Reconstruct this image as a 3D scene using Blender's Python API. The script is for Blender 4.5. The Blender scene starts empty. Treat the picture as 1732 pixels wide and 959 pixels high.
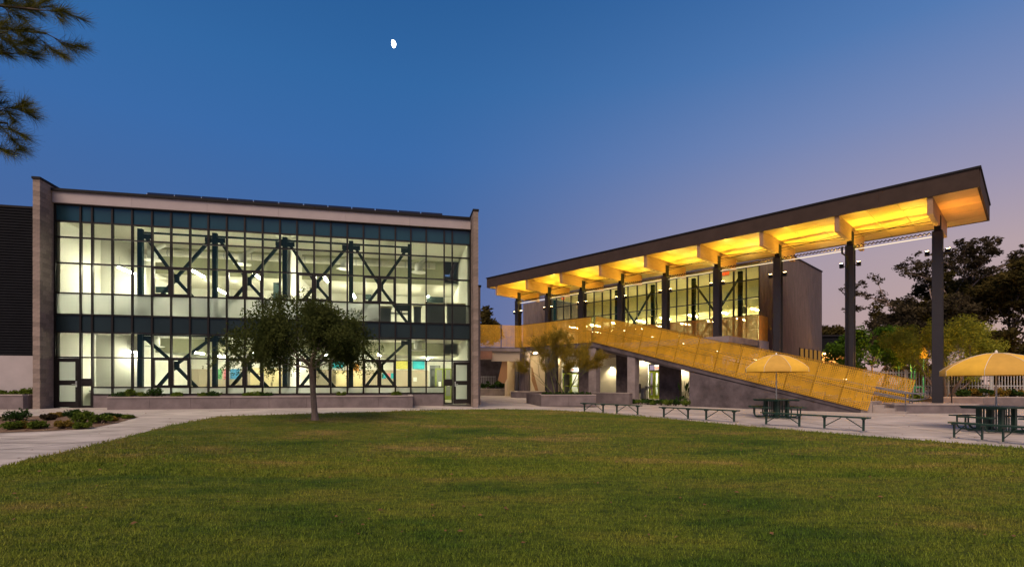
import bpy, math, random
import numpy as np
from mathutils import Vector, Matrix
random.seed(7); np.random.seed(7)
SC = bpy.context.scene
COL = SC.collection
R = math.radians

# ------------------------------------------------------------------ camera
H = 1.5; F = 858.0; CX = 866.0; HY = 649.0
cam_d = bpy.data.cameras.new('camera'); cam = bpy.data.objects.new('camera', cam_d); COL.objects.link(cam)
cam.location = (0, 0, H); cam.rotation_euler = (R(90), 0, 0)
cam_d.sensor_width = 36; cam_d.lens = F / 1732 * 36
cam_d.shift_y = (HY - 479.5) / 1732
cam_d.clip_end = 3000; cam_d.clip_start = .05
SC.camera = cam
SC.view_settings.view_transform = 'Standard'; SC.view_settings.look = 'None'
SC.view_settings.exposure = 1.0; SC.view_settings.gamma = 1

# ------------------------------------------------------------------ world (dusk sky)
def lin(c):
    o = []
    for v in c:
        v /= 255.0
        o.append(v / 12.92 if v <= .04045 else ((v + .055) / 1.055) ** 2.4)
    return (*o, 1)
SUN_EL = R(50); SUN_AZ = R(200)            # afterglow comes from behind the camera
world = bpy.data.worlds.new('World'); SC.world = world; world.use_nodes = True
nt = world.node_tree; nt.nodes.clear()
def N(t, typ, **kw):
    n = t.nodes.new(typ)
    for k, v in kw.items(): setattr(n, k, v)
    return n
out = N(nt, 'ShaderNodeOutputWorld'); bg = N(nt, 'ShaderNodeBackground'); nt.links.new(bg.outputs[0], out.inputs[0])
tc = N(nt, 'ShaderNodeTexCoord'); sep = N(nt, 'ShaderNodeSeparateXYZ'); nt.links.new(tc.outputs['Generated'], sep.inputs[0])
def ramp(t, pts, interp='LINEAR'):
    r = N(t, 'ShaderNodeValToRGB'); cr = r.color_ramp; cr.interpolation = interp
    while len(cr.elements) > 1: cr.elements.remove(cr.elements[-1])
    cr.elements[0].position = pts[0][0]; cr.elements[0].color = pts[0][1]
    for p, c in pts[1:]:
        e = cr.elements.new(p); e.color = c
    return r
rl = ramp(nt, [(0, lin((98,114,160))), (.12, lin((82,108,162))), (.26, lin((70,105,162))), (.4, lin((58,106,168))), (.5, lin((50,103,163))), (.62, lin((40,92,150))), (1, lin((26,68,124)))])
rr = ramp(nt, [(0, lin((200,164,150))), (.12, lin((190,164,160))), (.2, lin((182,162,168))), (.29, lin((156,151,178))), (.39, lin((124,140,184))), (.5, lin((86,124,180))), (.62, lin((56,104,165))), (1, lin((26,68,124)))])
nt.links.new(sep.outputs[2], rl.inputs[0]); nt.links.new(sep.outputs[2], rr.inputs[0])
mr = N(nt, 'ShaderNodeMapRange', interpolation_type='SMOOTHSTEP')
mr.inputs['From Min'].default_value = -.25; mr.inputs['From Max'].default_value = .78
nt.links.new(sep.outputs[0], mr.inputs[0])
mx = N(nt, 'ShaderNodeMix', data_type='RGBA'); nt.links.new(mr.outputs[0], mx.inputs[0])
nt.links.new(rl.outputs[0], mx.inputs[6]); nt.links.new(rr.outputs[0], mx.inputs[7])
sky = N(nt, 'ShaderNodeTexSky', sky_type='NISHITA'); sky.sun_disc = False
sky.sun_elevation = R(-3); sky.sun_rotation = SUN_AZ
add = N(nt, 'ShaderNodeMix', data_type='RGBA', blend_type='ADD'); add.inputs[0].default_value = .02
nt.links.new(mx.outputs[2], add.inputs[6]); nt.links.new(sky.outputs[0], add.inputs[7])
nt.links.new(add.outputs[2], bg.inputs[0]); bg.inputs[1].default_value = .5

sd = bpy.data.lights.new('sun_afterglow', 'SUN'); sd.energy = 1.7; sd.angle = R(40); sd.color = (1, .74, .54)
sun = bpy.data.objects.new('sun_afterglow', sd); COL.objects.link(sun)
sdir = Vector((math.sin(SUN_AZ) * math.cos(SUN_EL), math.cos(SUN_AZ) * math.cos(SUN_EL), math.sin(SUN_EL)))
sun.rotation_euler = sdir.to_track_quat('Z', 'Y').to_euler()

# ------------------------------------------------------------------ helpers
def sm(a, b, x):
    t = min(1, max(0, (x - a) / (b - a))); return t * t * (3 - 2 * t)
def g(X, Y):
    t = sm(-8, 6, X)
    return sm(9, 21, Y) * (.42 * (1 - t) + .12 * t) + .2 * sm(27, 42, Y) * t
def P(px, Y, py=None):
    X = (px - CX) / F * Y
    return (X, Y, H + (HY - py) / F * Y) if py is not None else (X, Y)

class MB:
    def __init__(s): s.v = []; s.f = []
    def add(s, vs, fs, M=None):
        b = len(s.v)
        for p in vs:
            p = Vector(p)
            if M is not None: p = M @ p
            s.v.append(tuple(p))
        s.f += [tuple(i + b for i in f) for f in fs]; return s
    def box(s, x0, x1, y0, y1, z0, z1, M=None):
        if x0 > x1: x0, x1 = x1, x0
        if y0 > y1: y0, y1 = y1, y0
        if z0 > z1: z0, z1 = z1, z0
        return s.add([(x0,y0,z0),(x1,y0,z0),(x1,y1,z0),(x0,y1,z0),(x0,y0,z1),(x1,y0,z1),(x1,y1,z1),(x0,y1,z1)],
              [(0,3,2,1),(4,5,6,7),(0,1,5,4),(1,2,6,5),(2,3,7,6),(3,0,4,7)], M)
    def quad(s, a, b, c, d): return s.add([a, b, c, d], [(0,1,2,3)])
    def bar(s, p0, p1, w, h, up=(0,0,1)):
        p0 = Vector(p0); p1 = Vector(p1); d = p1 - p0; L = d.length
        if L < 1e-6: return s
        d /= L; up = Vector(up)
        if abs(d.dot(up)) > .98: up = Vector((0,1,0))
        a = d.cross(up).normalized(); b = a.cross(d)
        M = Matrix.Translation(p0) @ Matrix((a, d, b)).transposed().to_4x4()
        return s.box(-w/2, w/2, 0, L, -h/2, h/2, M)
    def tube(s, pts, rs, n=6, cap=True):
        pts = [Vector(p) for p in pts]
        if not hasattr(rs, '__len__'): rs = [rs] * len(pts)
        base = len(s.v); ref = Vector((0.3, 0.2, 1)).normalized()
        for i, p in enumerate(pts):
            d = (pts[min(i+1, len(pts)-1)] - pts[max(i-1, 0)])
            if d.length < 1e-9: d = Vector((0,0,1))
            d.normalize()
            a = d.cross(ref)
            if a.length < .1: a = d.cross(Vector((1,0,0)))
            a.normalize(); b = d.cross(a)
            for k in range(n):
                t = 2*math.pi*k/n
                s.v.append(tuple(p + (a*math.cos(t) + b*math.sin(t)) * rs[i]))
        for i in range(len(pts)-1):
            for k in range(n):
                k2 = (k+1) % n
                s.f.append((base+i*n+k, base+i*n+k2, base+(i+1)*n+k2, base+(i+1)*n+k))
        if cap:
            s.f.append(tuple(base+k for k in range(n))[::-1]); e = base+(len(pts)-1)*n
            s.f.append(tuple(e+k for k in range(n)))
        return s
    def prism(s, poly, axis, a0, a1):
        """poly: list of 2D points; axis 0/1/2 = extrude direction; the two other coords in order"""
        n = len(poly); vs = []
        for a in (a0, a1):
            for (u, v) in poly:
                p = [0, 0, 0]; idx = [i for i in range(3) if i != axis]
                p[axis] = a; p[idx[0]] = u; p[idx[1]] = v; vs.append(tuple(p))
        fs = [tuple(range(n))[::-1], tuple(range(n, 2*n))] + [(i, (i+1) % n, n+(i+1) % n, n+i) for i in range(n)]
        return s.add(vs, fs)
    def lathe(s, prof, n=16, c=(0,0)):
        b = len(s.v)
        for r, z in prof:
            for k in range(n):
                t = 2*math.pi*k/n; s.v.append((c[0]+r*math.cos(t), c[1]+r*math.sin(t), z))
        for i in range(len(prof)-1):
            for k in range(n):
                k2 = (k+1) % n; s.f.append((b+i*n+k, b+i*n+k2, b+(i+1)*n+k2, b+(i+1)*n+k))
        s.f.append(tuple(b+k for k in range(n))[::-1]); e = b+(len(prof)-1)*n; s.f.append(tuple(e+k for k in range(n)))
        return s
    def mesh(s, name, mat, smooth=False):
        m = bpy.data.meshes.new(name); m.from_pydata(s.v, [], s.f)
        if mat: m.materials.append(mat)
        m.validate(); m.update()
        bm_fix(m)
        if smooth: m.polygons.foreach_set('use_smooth', [True]*len(m.polygons))
        return m
    def build(s, name, mat, parent=None, smooth=False, **tags):
        return link(name, s.mesh(name, mat, smooth), parent, **tags)
def bm_fix(m):
    import bmesh
    if len(m.polygons) > 20000: return
    b = bmesh.new(); b.from_mesh(m); bmesh.ops.recalc_face_normals(b, faces=b.faces); b.to_mesh(m); b.free()
def link(name, data, parent=None, loc=None, rotz=None, **tags):
    o = bpy.data.objects.new(name, data); COL.objects.link(o)
    if parent: o.parent = parent
    if loc is not None: o.location = loc
    if rotz is not None: o.rotation_euler = (0, 0, rotz)
    for k, v in tags.items():
        if v: o[{'cat': 'category'}.get(k, k)] = v
    return o
def thing(name, label, cat, loc=(0,0,0), rotz=0, group=None):
    return link(name, None, None, loc, rotz, label=label, cat=cat, group=group)
def arr_mesh(name, V, n_per, mat):
    """V: (k, n_per, 3) array of separate faces"""
    k = V.shape[0]; m = bpy.data.meshes.new(name)
    m.vertices.add(k*n_per); m.vertices.foreach_set('co', V.reshape(-1).astype(np.float32))
    m.loops.add(k*n_per); m.loops.foreach_set('vertex_index', np.arange(k*n_per, dtype=np.int32))
    m.polygons.add(k); m.polygons.foreach_set('loop_start', np.arange(0, k*n_per, n_per, dtype=np.int32))
    m.polygons.foreach_set('loop_total', np.full(k, n_per, dtype=np.int32))
    m.update(calc_edges=True); m.materials.append(mat); return m

# ------------------------------------------------------------------ materials
def mat(name, col, rough=.7, metal=0, var=.12, scale=6, col2=None, bump=0, bscale=40, stretch=None, spec=.4, obj=False, detail=6):
    m = bpy.data.materials.new(name); m.use_nodes = True; t = m.node_tree
    b = t.nodes['Principled BSDF']; b.inputs['Roughness'].default_value = rough; b.inputs['Metallic'].default_value = metal
    b.inputs['Specular IOR Level'].default_value = spec
    c = N(t, 'ShaderNodeTexCoord'); mp = N(t, 'ShaderNodeMapping'); t.links.new(c.outputs['Object'], mp.inputs[0])
    if stretch: mp.inputs['Scale'].default_value = stretch
    no = N(t, 'ShaderNodeTexNoise'); no.inputs['Scale'].default_value = scale; no.inputs['Detail'].default_value = detail
    no.inputs['Roughness'].default_value = .62
    t.links.new(mp.outputs[0], no.inputs['Vector'])
    a = [max(0, x*(1-var)) for x in col]; d = [x*(1+var) for x in (col2 or col)]
    rp = ramp(t, [(.3, (*a, 1)), (.7, (*d, 1))]); t.links.new(no.outputs[0], rp.inputs[0])
    last = rp.outputs[0]
    if obj:
        oi = N(t, 'ShaderNodeObjectInfo'); mr_ = N(t, 'ShaderNodeMapRange'); mr_.inputs['To Min'].default_value = 1-obj; mr_.inputs['To Max'].default_value = 1+obj
        t.links.new(oi.outputs['Random'], mr_.inputs[0])
        hs = N(t, 'ShaderNodeHueSaturation'); t.links.new(mr_.outputs[0], hs.inputs['Value']); t.links.new(last, hs.inputs['Color']); last = hs.outputs[0]
    t.links.new(last, b.inputs['Base Color'])
    if bump:
        n2 = N(t, 'ShaderNodeTexNoise'); n2.inputs['Scale'].default_value = bscale; n2.inputs['Detail'].default_value = 5; t.links.new(mp.outputs[0], n2.inputs['Vector'])
        bp = N(t, 'ShaderNodeBump'); bp.inputs['Strength'].default_value = bump; bp.inputs['Distance'].default_value = .02
        t.links.new(n2.outputs[0], bp.inputs['Height']); t.links.new(bp.outputs[0], b.inputs['Normal'])
    return m
def emit(name, col, s):
    m = bpy.data.materials.new(name); m.use_nodes = True; t = m.node_tree; t.nodes.clear()
    o = N(t, 'ShaderNodeOutputMaterial'); e = N(t, 'ShaderNodeEmission'); e.inputs[0].default_value = (*col, 1); e.inputs[1].default_value = s
    t.links.new(e.outputs[0], o.inputs[0]); return m
def glass(name, tint, refl=.08, frost=0, fcol=(.8,.85,.75)):
    m = bpy.data.materials.new(name); m.use_nodes = True; t = m.node_tree; t.nodes.clear()
    o = N(t, 'ShaderNodeOutputMaterial'); tr = N(t, 'ShaderNodeBsdfTransparent'); tr.inputs[0].default_value = (*tint, 1)
    gl = N(t, 'ShaderNodeBsdfGlossy'); gl.inputs['Roughness'].default_value = .03; gl.inputs[0].default_value = (.55,.75,.52,1)
    base = tr.outputs[0]
    if frost:
        tl = N(t, 'ShaderNodeBsdfTranslucent'); tl.inputs[0].default_value = (*fcol, 1)
        m1 = N(t, 'ShaderNodeMixShader'); m1.inputs[0].default_value = frost
        t.links.new(tr.outputs[0], m1.inputs[1]); t.links.new(tl.outputs[0], m1.inputs[2]); base = m1.outputs[0]
    lw = N(t, 'ShaderNodeFresnel'); lw.inputs[0].default_value = 1.45
    mu = N(t, 'ShaderNodeMath', operation='ADD'); mu.inputs[1].default_value = refl - .04; mu.use_clamp = True
    t.links.new(lw.outputs[0], mu.inputs[0])
    m2 = N(t, 'ShaderNodeMixShader'); t.links.new(mu.outputs[0], m2.inputs[0]); t.links.new(base, m2.inputs[1]); t.links.new(gl.outputs[0], m2.inputs[2])
    t.links.new(m2.outputs[0], o.inputs[0]); return m
def leafmat(name, c1, c2, scale=1.2, rough=.75, trans=.25, use_obj=False):
    m = bpy.data.materials.new(name); m.use_nodes = True; t = m.node_tree; t.nodes.clear()
    o = N(t, 'ShaderNodeOutputMaterial'); d = N(t, 'ShaderNodeBsdfDiffuse'); tl = N(t, 'ShaderNodeBsdfTranslucent')
    c = N(t, 'ShaderNodeTexCoord'); no = N(t, 'ShaderNodeTexNoise'); no.inputs['Scale'].default_value = scale; no.inputs['Detail'].default_value = 7; no.inputs['Roughness'].default_value = .7
    t.links.new(c.outputs['Object'], no.inputs['Vector'])
    rp = ramp(t, [(.32, (*c1, 1)), (.68, (*c2, 1))]); t.links.new(no.outputs[0], rp.inputs[0])
    t.links.new(rp.outputs[0], d.inputs[0]); t.links.new(rp.outputs[0], tl.inputs[0])
    mi = N(t, 'ShaderNodeMixShader'); mi.inputs[0].default_value = trans
    t.links.new(d.outputs[0], mi.inputs[1]); t.links.new(tl.outputs[0], mi.inputs[2]); t.links.new(mi.outputs[0], o.inputs[0])
    return m
def perf(name, col, cell=.05, hole=.36):
    m = bpy.data.materials.new(name); m.use_nodes = True; t = m.node_tree
    b = t.nodes['Principled BSDF']; b.inputs['Roughness'].default_value = .42; b.inputs['Metallic'].default_value = .25
    c = N(t, 'ShaderNodeTexCoord'); sp = N(t, 'ShaderNodeSeparateXYZ'); t.links.new(c.outputs['Object'], sp.inputs[0])
    ax = []
    for i in (0, 2):
        a = N(t, 'ShaderNodeMath', operation='MULTIPLY'); a.inputs[1].default_value = 1/cell; t.links.new(sp.outputs[i], a.inputs[0])
        f_ = N(t, 'ShaderNodeMath', operation='FRACT'); t.links.new(a.outputs[0], f_.inputs[0])
        s_ = N(t, 'ShaderNodeMath', operation='SUBTRACT'); s_.inputs[1].default_value = .5; t.links.new(f_.outputs[0], s_.inputs[0])
        p_ = N(t, 'ShaderNodeMath', operation='POWER'); p_.inputs[1].default_value = 2; t.links.new(s_.outputs[0], p_.inputs[0]); ax.append(p_)
    ad = N(t, 'ShaderNodeMath', operation='ADD'); t.links.new(ax[0].outputs[0], ad.inputs[0]); t.links.new(ax[1].outputs[0], ad.inputs[1])
    gt = N(t, 'ShaderNodeMath', operation='GREATER_THAN'); gt.inputs[1].default_value = hole**2; t.links.new(ad.outputs[0], gt.inputs[0])
    t.links.new(gt.outputs[0], b.inputs['Alpha'])
    no = N(t, 'ShaderNodeTexNoise'); no.inputs['Scale'].default_value = 2.5; t.links.new(c.outputs['Object'], no.inputs['Vector'])
    rp = ramp(t, [(.3, (*[x*.88 for x in col], 1)), (.7, (*[min(1, x*1.12) for x in col], 1))]); t.links.new(no.outputs[0], rp.inputs[0])
    oi = N(t, 'ShaderNodeObjectInfo'); mr_ = N(t, 'ShaderNodeMapRange'); mr_.inputs['To Min'].default_value = .9; mr_.inputs['To Max'].default_value = 1.08
    t.links.new(oi.outputs['Random'], mr_.inputs[0]); hs = N(t, 'ShaderNodeHueSaturation'); t.links.new(mr_.outputs[0], hs.inputs['Value'])
    t.links.new(rp.outputs[0], hs.inputs['Color']); t.links.new(hs.outputs[0], b.inputs['Base Color'])
    return m

MT = dict(
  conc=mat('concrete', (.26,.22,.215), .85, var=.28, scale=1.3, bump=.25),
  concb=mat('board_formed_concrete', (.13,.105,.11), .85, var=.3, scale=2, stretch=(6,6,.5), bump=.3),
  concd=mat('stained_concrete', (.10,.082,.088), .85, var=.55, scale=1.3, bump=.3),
  planter=mat('planter_concrete', (.175,.145,.145), .85, var=.28, scale=1.5, bump=.4),
  cap=mat('concrete_cap', (.36,.31,.28), .8, var=.15, scale=3, bump=.2),
  block=mat('concrete_block', (.27,.215,.18), .9, var=.16, scale=7, bump=.6, bscale=60, obj=.2),
  siding=mat('dark_siding', (.010,.011,.014), .8, var=.2, scale=2, spec=.15),
  plaster=mat('pale_plaster', (.44,.40,.40), .9, var=.08, scale=1.2),
  fascia=mat('white_fascia', (.40,.35,.35), .7, var=.06, scale=1.5),
  dark=mat('dark_metal', (.014,.013,.015), .7, metal=.0, spec=.2, var=.15),
  frame=mat('bronze_frame', (.022,.018,.015), .4, metal=.4, var=.15),
  steel=mat('painted_steel', (.022,.036,.034), .85, var=.12, scale=3, spec=.15),
  col=mat('column_steel', (.030,.027,.030), .5, var=.12, scale=3),
  roofd=mat('canopy_fascia', (.060,.041,.033), .85, var=.15, scale=2, spec=.15),
  wood=mat('glulam_wood', (.38,.22,.11), .5, var=.18, scale=3, stretch=(8,.7,8)),
  soffit=mat('soffit_panel', (.68,.45,.14), .3, var=.12, scale=1.2, obj=.16, metal=.0),
  wall=mat('white_wall', (.80,.79,.71), .8, var=.03, scale=1),
  ceil=mat('ceiling', (.78,.76,.66), .85, var=.03, scale=1),
  olive=mat('olive_bulkhead', (.34,.34,.22), .8, var=.05),
  beige=mat('beige_board', (.52,.44,.32), .85, var=.05, scale=1),
  floor=mat('room_floor', (.35,.32,.26), .4, var=.1),
  grey=mat('grey_cabinet', (.15,.155,.15), .6, var=.08),
  cream=mat('cream_cupboard', (.75,.62,.34), .6, var=.05),
  teal=mat('spandrel_glass', (.010,.050,.065), .25, var=.2, scale=.4, spec=.7),
  teal2=mat('spandrel_lower', (.016,.030,.032), .3, var=.2, scale=.4, spec=.35),
  clear=glass('clear_glass', (.95,.96,.87), .05),
  clear2=glass('clear_glass_warm', (.97,.90,.58), .06),
  frost=glass('frosted_glass', (.93,.96,.9), .06, .5, (.95,.97,.9)),
  perf=perf('perforated_gold', (.80,.44,.03), cell=.085, hole=.33),
  goldf=mat('gold_frame', (.16,.09,.02), .5, metal=.3),
  gold2=perf('perforated_amber', (.80,.38,.05), hole=.26),
  green=mat('green_coated_steel', (.018,.05,.035), .45, var=.15),
  galv=mat('galvanised_steel', (.42,.42,.42), .45, metal=.6, var=.2),
  rail=mat('handrail_steel', (.18,.18,.20), .4, metal=.7),
  limed=mat('dull_green_paint', (.16,.20,.03), .5), lime=mat('lime_paint', (.42,.55,.03), .5, var=.05),
  canvas=mat('yellow_canvas', (.85,.50,.05), .8, var=.08, scale=4),
  canvas2=mat('amber_canvas', (.62,.36,.06), .8, var=.08, scale=4),
  pole=mat('white_pole', (.75,.72,.62), .4),
  bark=mat('bark', (.20,.15,.12), .9, var=.35, scale=8, stretch=(3,3,.6), bump=.6),
  barkd=mat('dark_bark', (.09,.065,.05), .9, var=.3, scale=8, bump=.5),
  barkp=mat('pale_bark', (.30,.22,.18), .9, var=.3, scale=4, bump=.4),
  barkg=mat('green_bark', (.12,.13,.05), .8, var=.2, scale=6),
  soil=mat('soil', (.09,.055,.035), .95, var=.4, scale=9, bump=.8, col2=(.20,.13,.08)),
  fence=mat('fence_paint', (.50,.50,.48), .6, var=.06),
  black=mat('black_plastic', (.015,.015,.017), .4),
  white=mat('white_paint', (.8,.8,.76), .5, var=.03),
  slidey=mat('playground_yellow', (.70,.42,.03), .5),
  playg=mat('playground_green', (.02,.20,.10), .5),
  solar=mat('solar_glass', (.015,.02,.05), .15, spec=.7),
  tube=emit('fluorescent', (1, .97, .83), 98),
  warmup=emit('uplight_lens', (1, .70, .28), 22),
  linelight=emit('led_strip', (1, .80, .52), .7),
  sodium=emit('sodium_lamp', (1, .38, .04), 70),
  walllamp=emit('wall_lamp_lens', (1, .85, .55), 25),
  steplens=emit('step_light_lens', (1,.8,.4), 5),
  moon=emit('moonlit_rock', (1, .97, .9), 4),
  moond=emit('moon_night_side', lin((42,95,158))[:3], 1.05),
  redsign=emit('red_exit_face', (1,.10,.04), 1.6),
  greensign=emit('green_exit_face', (.1,1,.35), 1.6),
  leaf=leafmat('mesquite_leaf', (.026,.042,.012), (.10,.115,.032), 1.6),
  palo=leafmat('palo_verde_leaf', (.15,.12,.016), (.38,.28,.04), 2.5),
  leafg=leafmat('bright_green_leaf', (.025,.07,.01), (.11,.20,.02), 1.8),
  leafd=leafmat('dark_leaf', (.018,.022,.008), (.12,.09,.026), .6),
  leafe=leafmat('eucalyptus_leaf', (.024,.022,.014), (.11,.085,.045), .6),
  willow=leafmat('willow_leaf', (.14,.17,.02), (.38,.38,.05), 1.5),
  shrub=leafmat('shrub_leaf', (.045,.085,.015), (.18,.24,.035), 5),
  shrubd=leafmat('dark_shrub_leaf', (.015,.04,.012), (.06,.11,.025), 5),
  shrubo=leafmat('ochre_shrub_leaf', (.14,.10,.02), (.34,.24,.05), 5),
  pine=leafmat('pine_needle', (.05,.06,.012), (.20,.19,.04), 3),
)
# paving: broad stains + score joints
def paving_mat():
    m = mat('paving_concrete', (.46,.42,.38), .8, var=.14, scale=.5, bump=.15, col2=(.54,.49,.44)); t = m.node_tree; b = t.nodes['Principled BSDF']
    c = N(t, 'ShaderNodeTexCoord'); src = b.inputs['Base Color'].links[0].from_socket
    no = N(t, 'ShaderNodeTexNoise'); no.inputs['Scale'].default_value = 2.4; no.inputs['Detail'].default_value = 8
    mp = N(t, 'ShaderNodeMapping'); mp.inputs['Scale'].default_value = (.4,1.6,1); t.links.new(c.outputs['Object'], mp.inputs[0]); t.links.new(mp.outputs[0], no.inputs['Vector'])
    rp = ramp(t, [(.35, (.62,.60,.58,1)), (.6, (1,1,1,1))]); t.links.new(no.outputs[0], rp.inputs[0])
    mi = N(t, 'ShaderNodeMix', data_type='RGBA', blend_type='MULTIPLY'); mi.inputs[0].default_value = .75
    t.links.new(src, mi.inputs[6]); t.links.new(rp.outputs[0], mi.inputs[7]); t.links.new(mi.outputs[2], b.inputs['Base Color']); return m
MT['paving'] = paving_mat()
def lawn_mat(name, blade=False):
    m = bpy.data.materials.new(name); m.use_nodes = True; t = m.node_tree; b = t.nodes['Principled BSDF']
    b.inputs['Roughness'].default_value = .9; b.inputs['Specular IOR Level'].default_value = .15
    gi = N(t, 'ShaderNodeNewGeometry')
    def noise(s, d=6, sc=None):
        n = N(t, 'ShaderNodeTexNoise'); n.inputs['Scale'].default_value = s; n.inputs['Detail'].default_value = d; n.inputs['Roughness'].default_value = .65
        if sc:
            mp = N(t, 'ShaderNodeMapping'); mp.inputs['Scale'].default_value = sc; t.links.new(gi.outputs['Position'], mp.inputs[0]); t.links.new(mp.outputs[0], n.inputs['Vector'])
        else: t.links.new(gi.outputs['Position'], n.inputs['Vector'])
        return n
    k = 1.42 if blade else .78
    big = noise(.4, 9, (.7,1.5,1)); fine = noise(55, 3) if blade else noise(5, 9, (.8,1.6,1))
    r1 = ramp(t, [(.33, (.050*k,.100*k,.012*k,1)), (.47, (.118*k,.158*k,.020*k,1)), (.56, (.155*k,.165*k,.028*k,1)), (.68, (.27*k,.205*k,.075*k,1))])
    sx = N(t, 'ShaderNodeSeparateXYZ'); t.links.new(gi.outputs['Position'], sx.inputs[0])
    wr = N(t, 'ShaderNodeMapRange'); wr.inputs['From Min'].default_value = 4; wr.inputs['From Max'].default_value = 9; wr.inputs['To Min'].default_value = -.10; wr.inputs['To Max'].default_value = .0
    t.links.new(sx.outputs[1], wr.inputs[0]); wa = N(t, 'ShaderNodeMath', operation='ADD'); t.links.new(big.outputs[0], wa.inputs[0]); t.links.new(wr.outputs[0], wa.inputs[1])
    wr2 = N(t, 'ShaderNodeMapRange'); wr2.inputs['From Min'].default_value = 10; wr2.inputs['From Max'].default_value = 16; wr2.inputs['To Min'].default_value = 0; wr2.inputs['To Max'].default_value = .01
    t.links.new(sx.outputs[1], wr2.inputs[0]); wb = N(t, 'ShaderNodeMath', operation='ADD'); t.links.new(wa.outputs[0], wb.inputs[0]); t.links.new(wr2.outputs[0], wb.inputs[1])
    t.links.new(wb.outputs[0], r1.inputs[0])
    r2 = ramp(t, [(.34, (.38,.45,.36,1)), (.66, (1.6,1.42,1.25,1))]); t.links.new(fine.outputs[0], r2.inputs[0])
    mi = N(t, 'ShaderNodeMix', data_type='RGBA', blend_type='MULTIPLY'); mi.inputs[0].default_value = 1
    t.links.new(r1.outputs[0], mi.inputs[6]); t.links.new(r2.outputs[0], mi.inputs[7])
    t.links.new(mi.outputs[2], b.inputs['Base Color'])
    if not blade:
        bp = N(t, 'ShaderNodeBump'); bp.inputs['Strength'].default_value = .9; bp.inputs['Distance'].default_value = .05
        n3 = noise(30, 6); t.links.new(n3.outputs[0], bp.inputs['Height']); t.links.new(bp.outputs[0], b.inputs['Normal'])
    return m
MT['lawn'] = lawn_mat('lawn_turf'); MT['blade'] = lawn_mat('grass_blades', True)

# ------------------------------------------------------------------ ground, paving, lawn
def grid_sheet(name, xs, ys, dz, m, kind='structure', test=None):
    mb = MB(); idx = {}
    for i, x in enumerate(xs):
        for j, y in enumerate(ys):
            idx[i, j] = len(mb.v); mb.v.append((x, y, g(x, y) + dz))
    for i in range(len(xs)-1):
        for j in range(len(ys)-1):
            mb.f.append((idx[i,j], idx[i+1,j], idx[i+1,j+1], idx[i,j+1]))
    return mb.build(name, m, None, smooth=True, kind=kind)
grid_sheet('ground', list(np.linspace(-900,-60,6))+list(np.linspace(-50,60,60))+list(np.linspace(80,900,6)),
           list(np.linspace(-600,-30,5))+list(np.linspace(-20,62,60))+[90,150,300,900,1500], -.03, MT['soil'])
grid_sheet('paving', list(np.linspace(-32,38,90)), list(np.linspace(-12,58,90)), 0, MT['paving'])
mb = MB()
def strip(a, b, w=.012):
    a = Vector(a); b = Vector(b); n = max(1, int((b-a).length/.6)); d = (b-a).normalized(); q = Vector((-d.y, d.x))*w
    for k in range(n):
        p0 = a.lerp(b, k/n); p1 = a.lerp(b, (k+1)/n)
        mb.quad(*[(v.x, v.y, g(v.x, v.y)+.005) for v in (p0-q, p1-q, p1+q, p0+q)])
for k in range(14): strip((4+k*2.2, 10), (4+k*2.2, 31))
for k in range(8): strip((-1, 12.5+k*2.4), (34, 12.5+k*2.4))
for k in range(7): strip((-31+k*2.6, 6.5), (-18.5+k*2.6, 21))
for k in range(5): strip((-30, 9.3+k*2.9), (-8, 9.3+k*2.9))
mb.build('paving_joints', mat('dark_joint', (.12,.10,.09), .9), None, kind='stuff', label='thin dark control joints cut in the concrete paving')  # joints are flat dark strips just above the paving
# lawn outline, measured on the site
LAWN = [(-30,-20),(-30,-8),(-9.0,7.6)]
for px, py in [(0,790),(60,773),(130,758),(200,741),(290,718),(370,703.5),(450,701),(533,699),(640,696),(740,693),(850,691.5),(930,693),(1000,697),(1100,705),(1180,712),(1260,719.5),(1350,727),(1460,736),(1600,747),(1732,757)]:
    Y = 10.
    for _ in range(40):
        X = (px-CX)/F*Y; Y = .5*Y + .5*(H-g(X,Y)-.02)*F/(py-HY)
    LAWN.append(((px-CX)/F*Y, Y))
LAWN += [(13.5,9.5),(16,4),(24,-6),(24,-20)]
def in_poly(x, y, poly):
    c = False; n = len(poly); j = n-1
    for i in range(n):
        xi, yi = poly[i]; xj, yj = poly[j]
        if (yi > y) != (yj > y) and x < (xj-xi)*(y-yi)/(yj-yi)+xi: c = not c
        j = i
    return c
def densify(poly, step=.35):
    o = []
    for i in range(len(poly)):
        a = Vector(poly[i]); b = Vector(poly[(i+1) % len(poly)]); n = max(1, int((b-a).length/step))
        for k in range(n): o.append(tuple(a.lerp(b, k/n)))
    return o
ld = densify(LAWN); c0 = Vector((0, 7.0)); mb = MB(); nr = 40
random.seed(5)
for (x, y) in ld:
    v = Vector((x, y)); jit = 1 + random.uniform(-.0022, .0022)
    for k in range(nr):
        t = ((k+1)/nr) ** .8 * jit; q = c0.lerp(v, t); edge = (1 if k < nr-1 else 0)
        hump = .028*math.sin(q.x*.7+q.y*.35)*math.sin(q.y*.5) * min(1, (1-k/nr)*3)
        mb.v.append((q.x, q.y, g(q.x, q.y) + .004 + .030*edge + max(0, hump)*edge))
n = len(ld)
for i in range(n):
    j = (i+1) % n
    for k in range(nr-1): mb.f.append((i*nr+k, j*nr+k, j*nr+k+1, i*nr+k+1))
mb.f.append(tuple(i*nr for i in range(n)))
mb.build('lawn', MT['lawn'], None, smooth=True, kind='structure')
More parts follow.
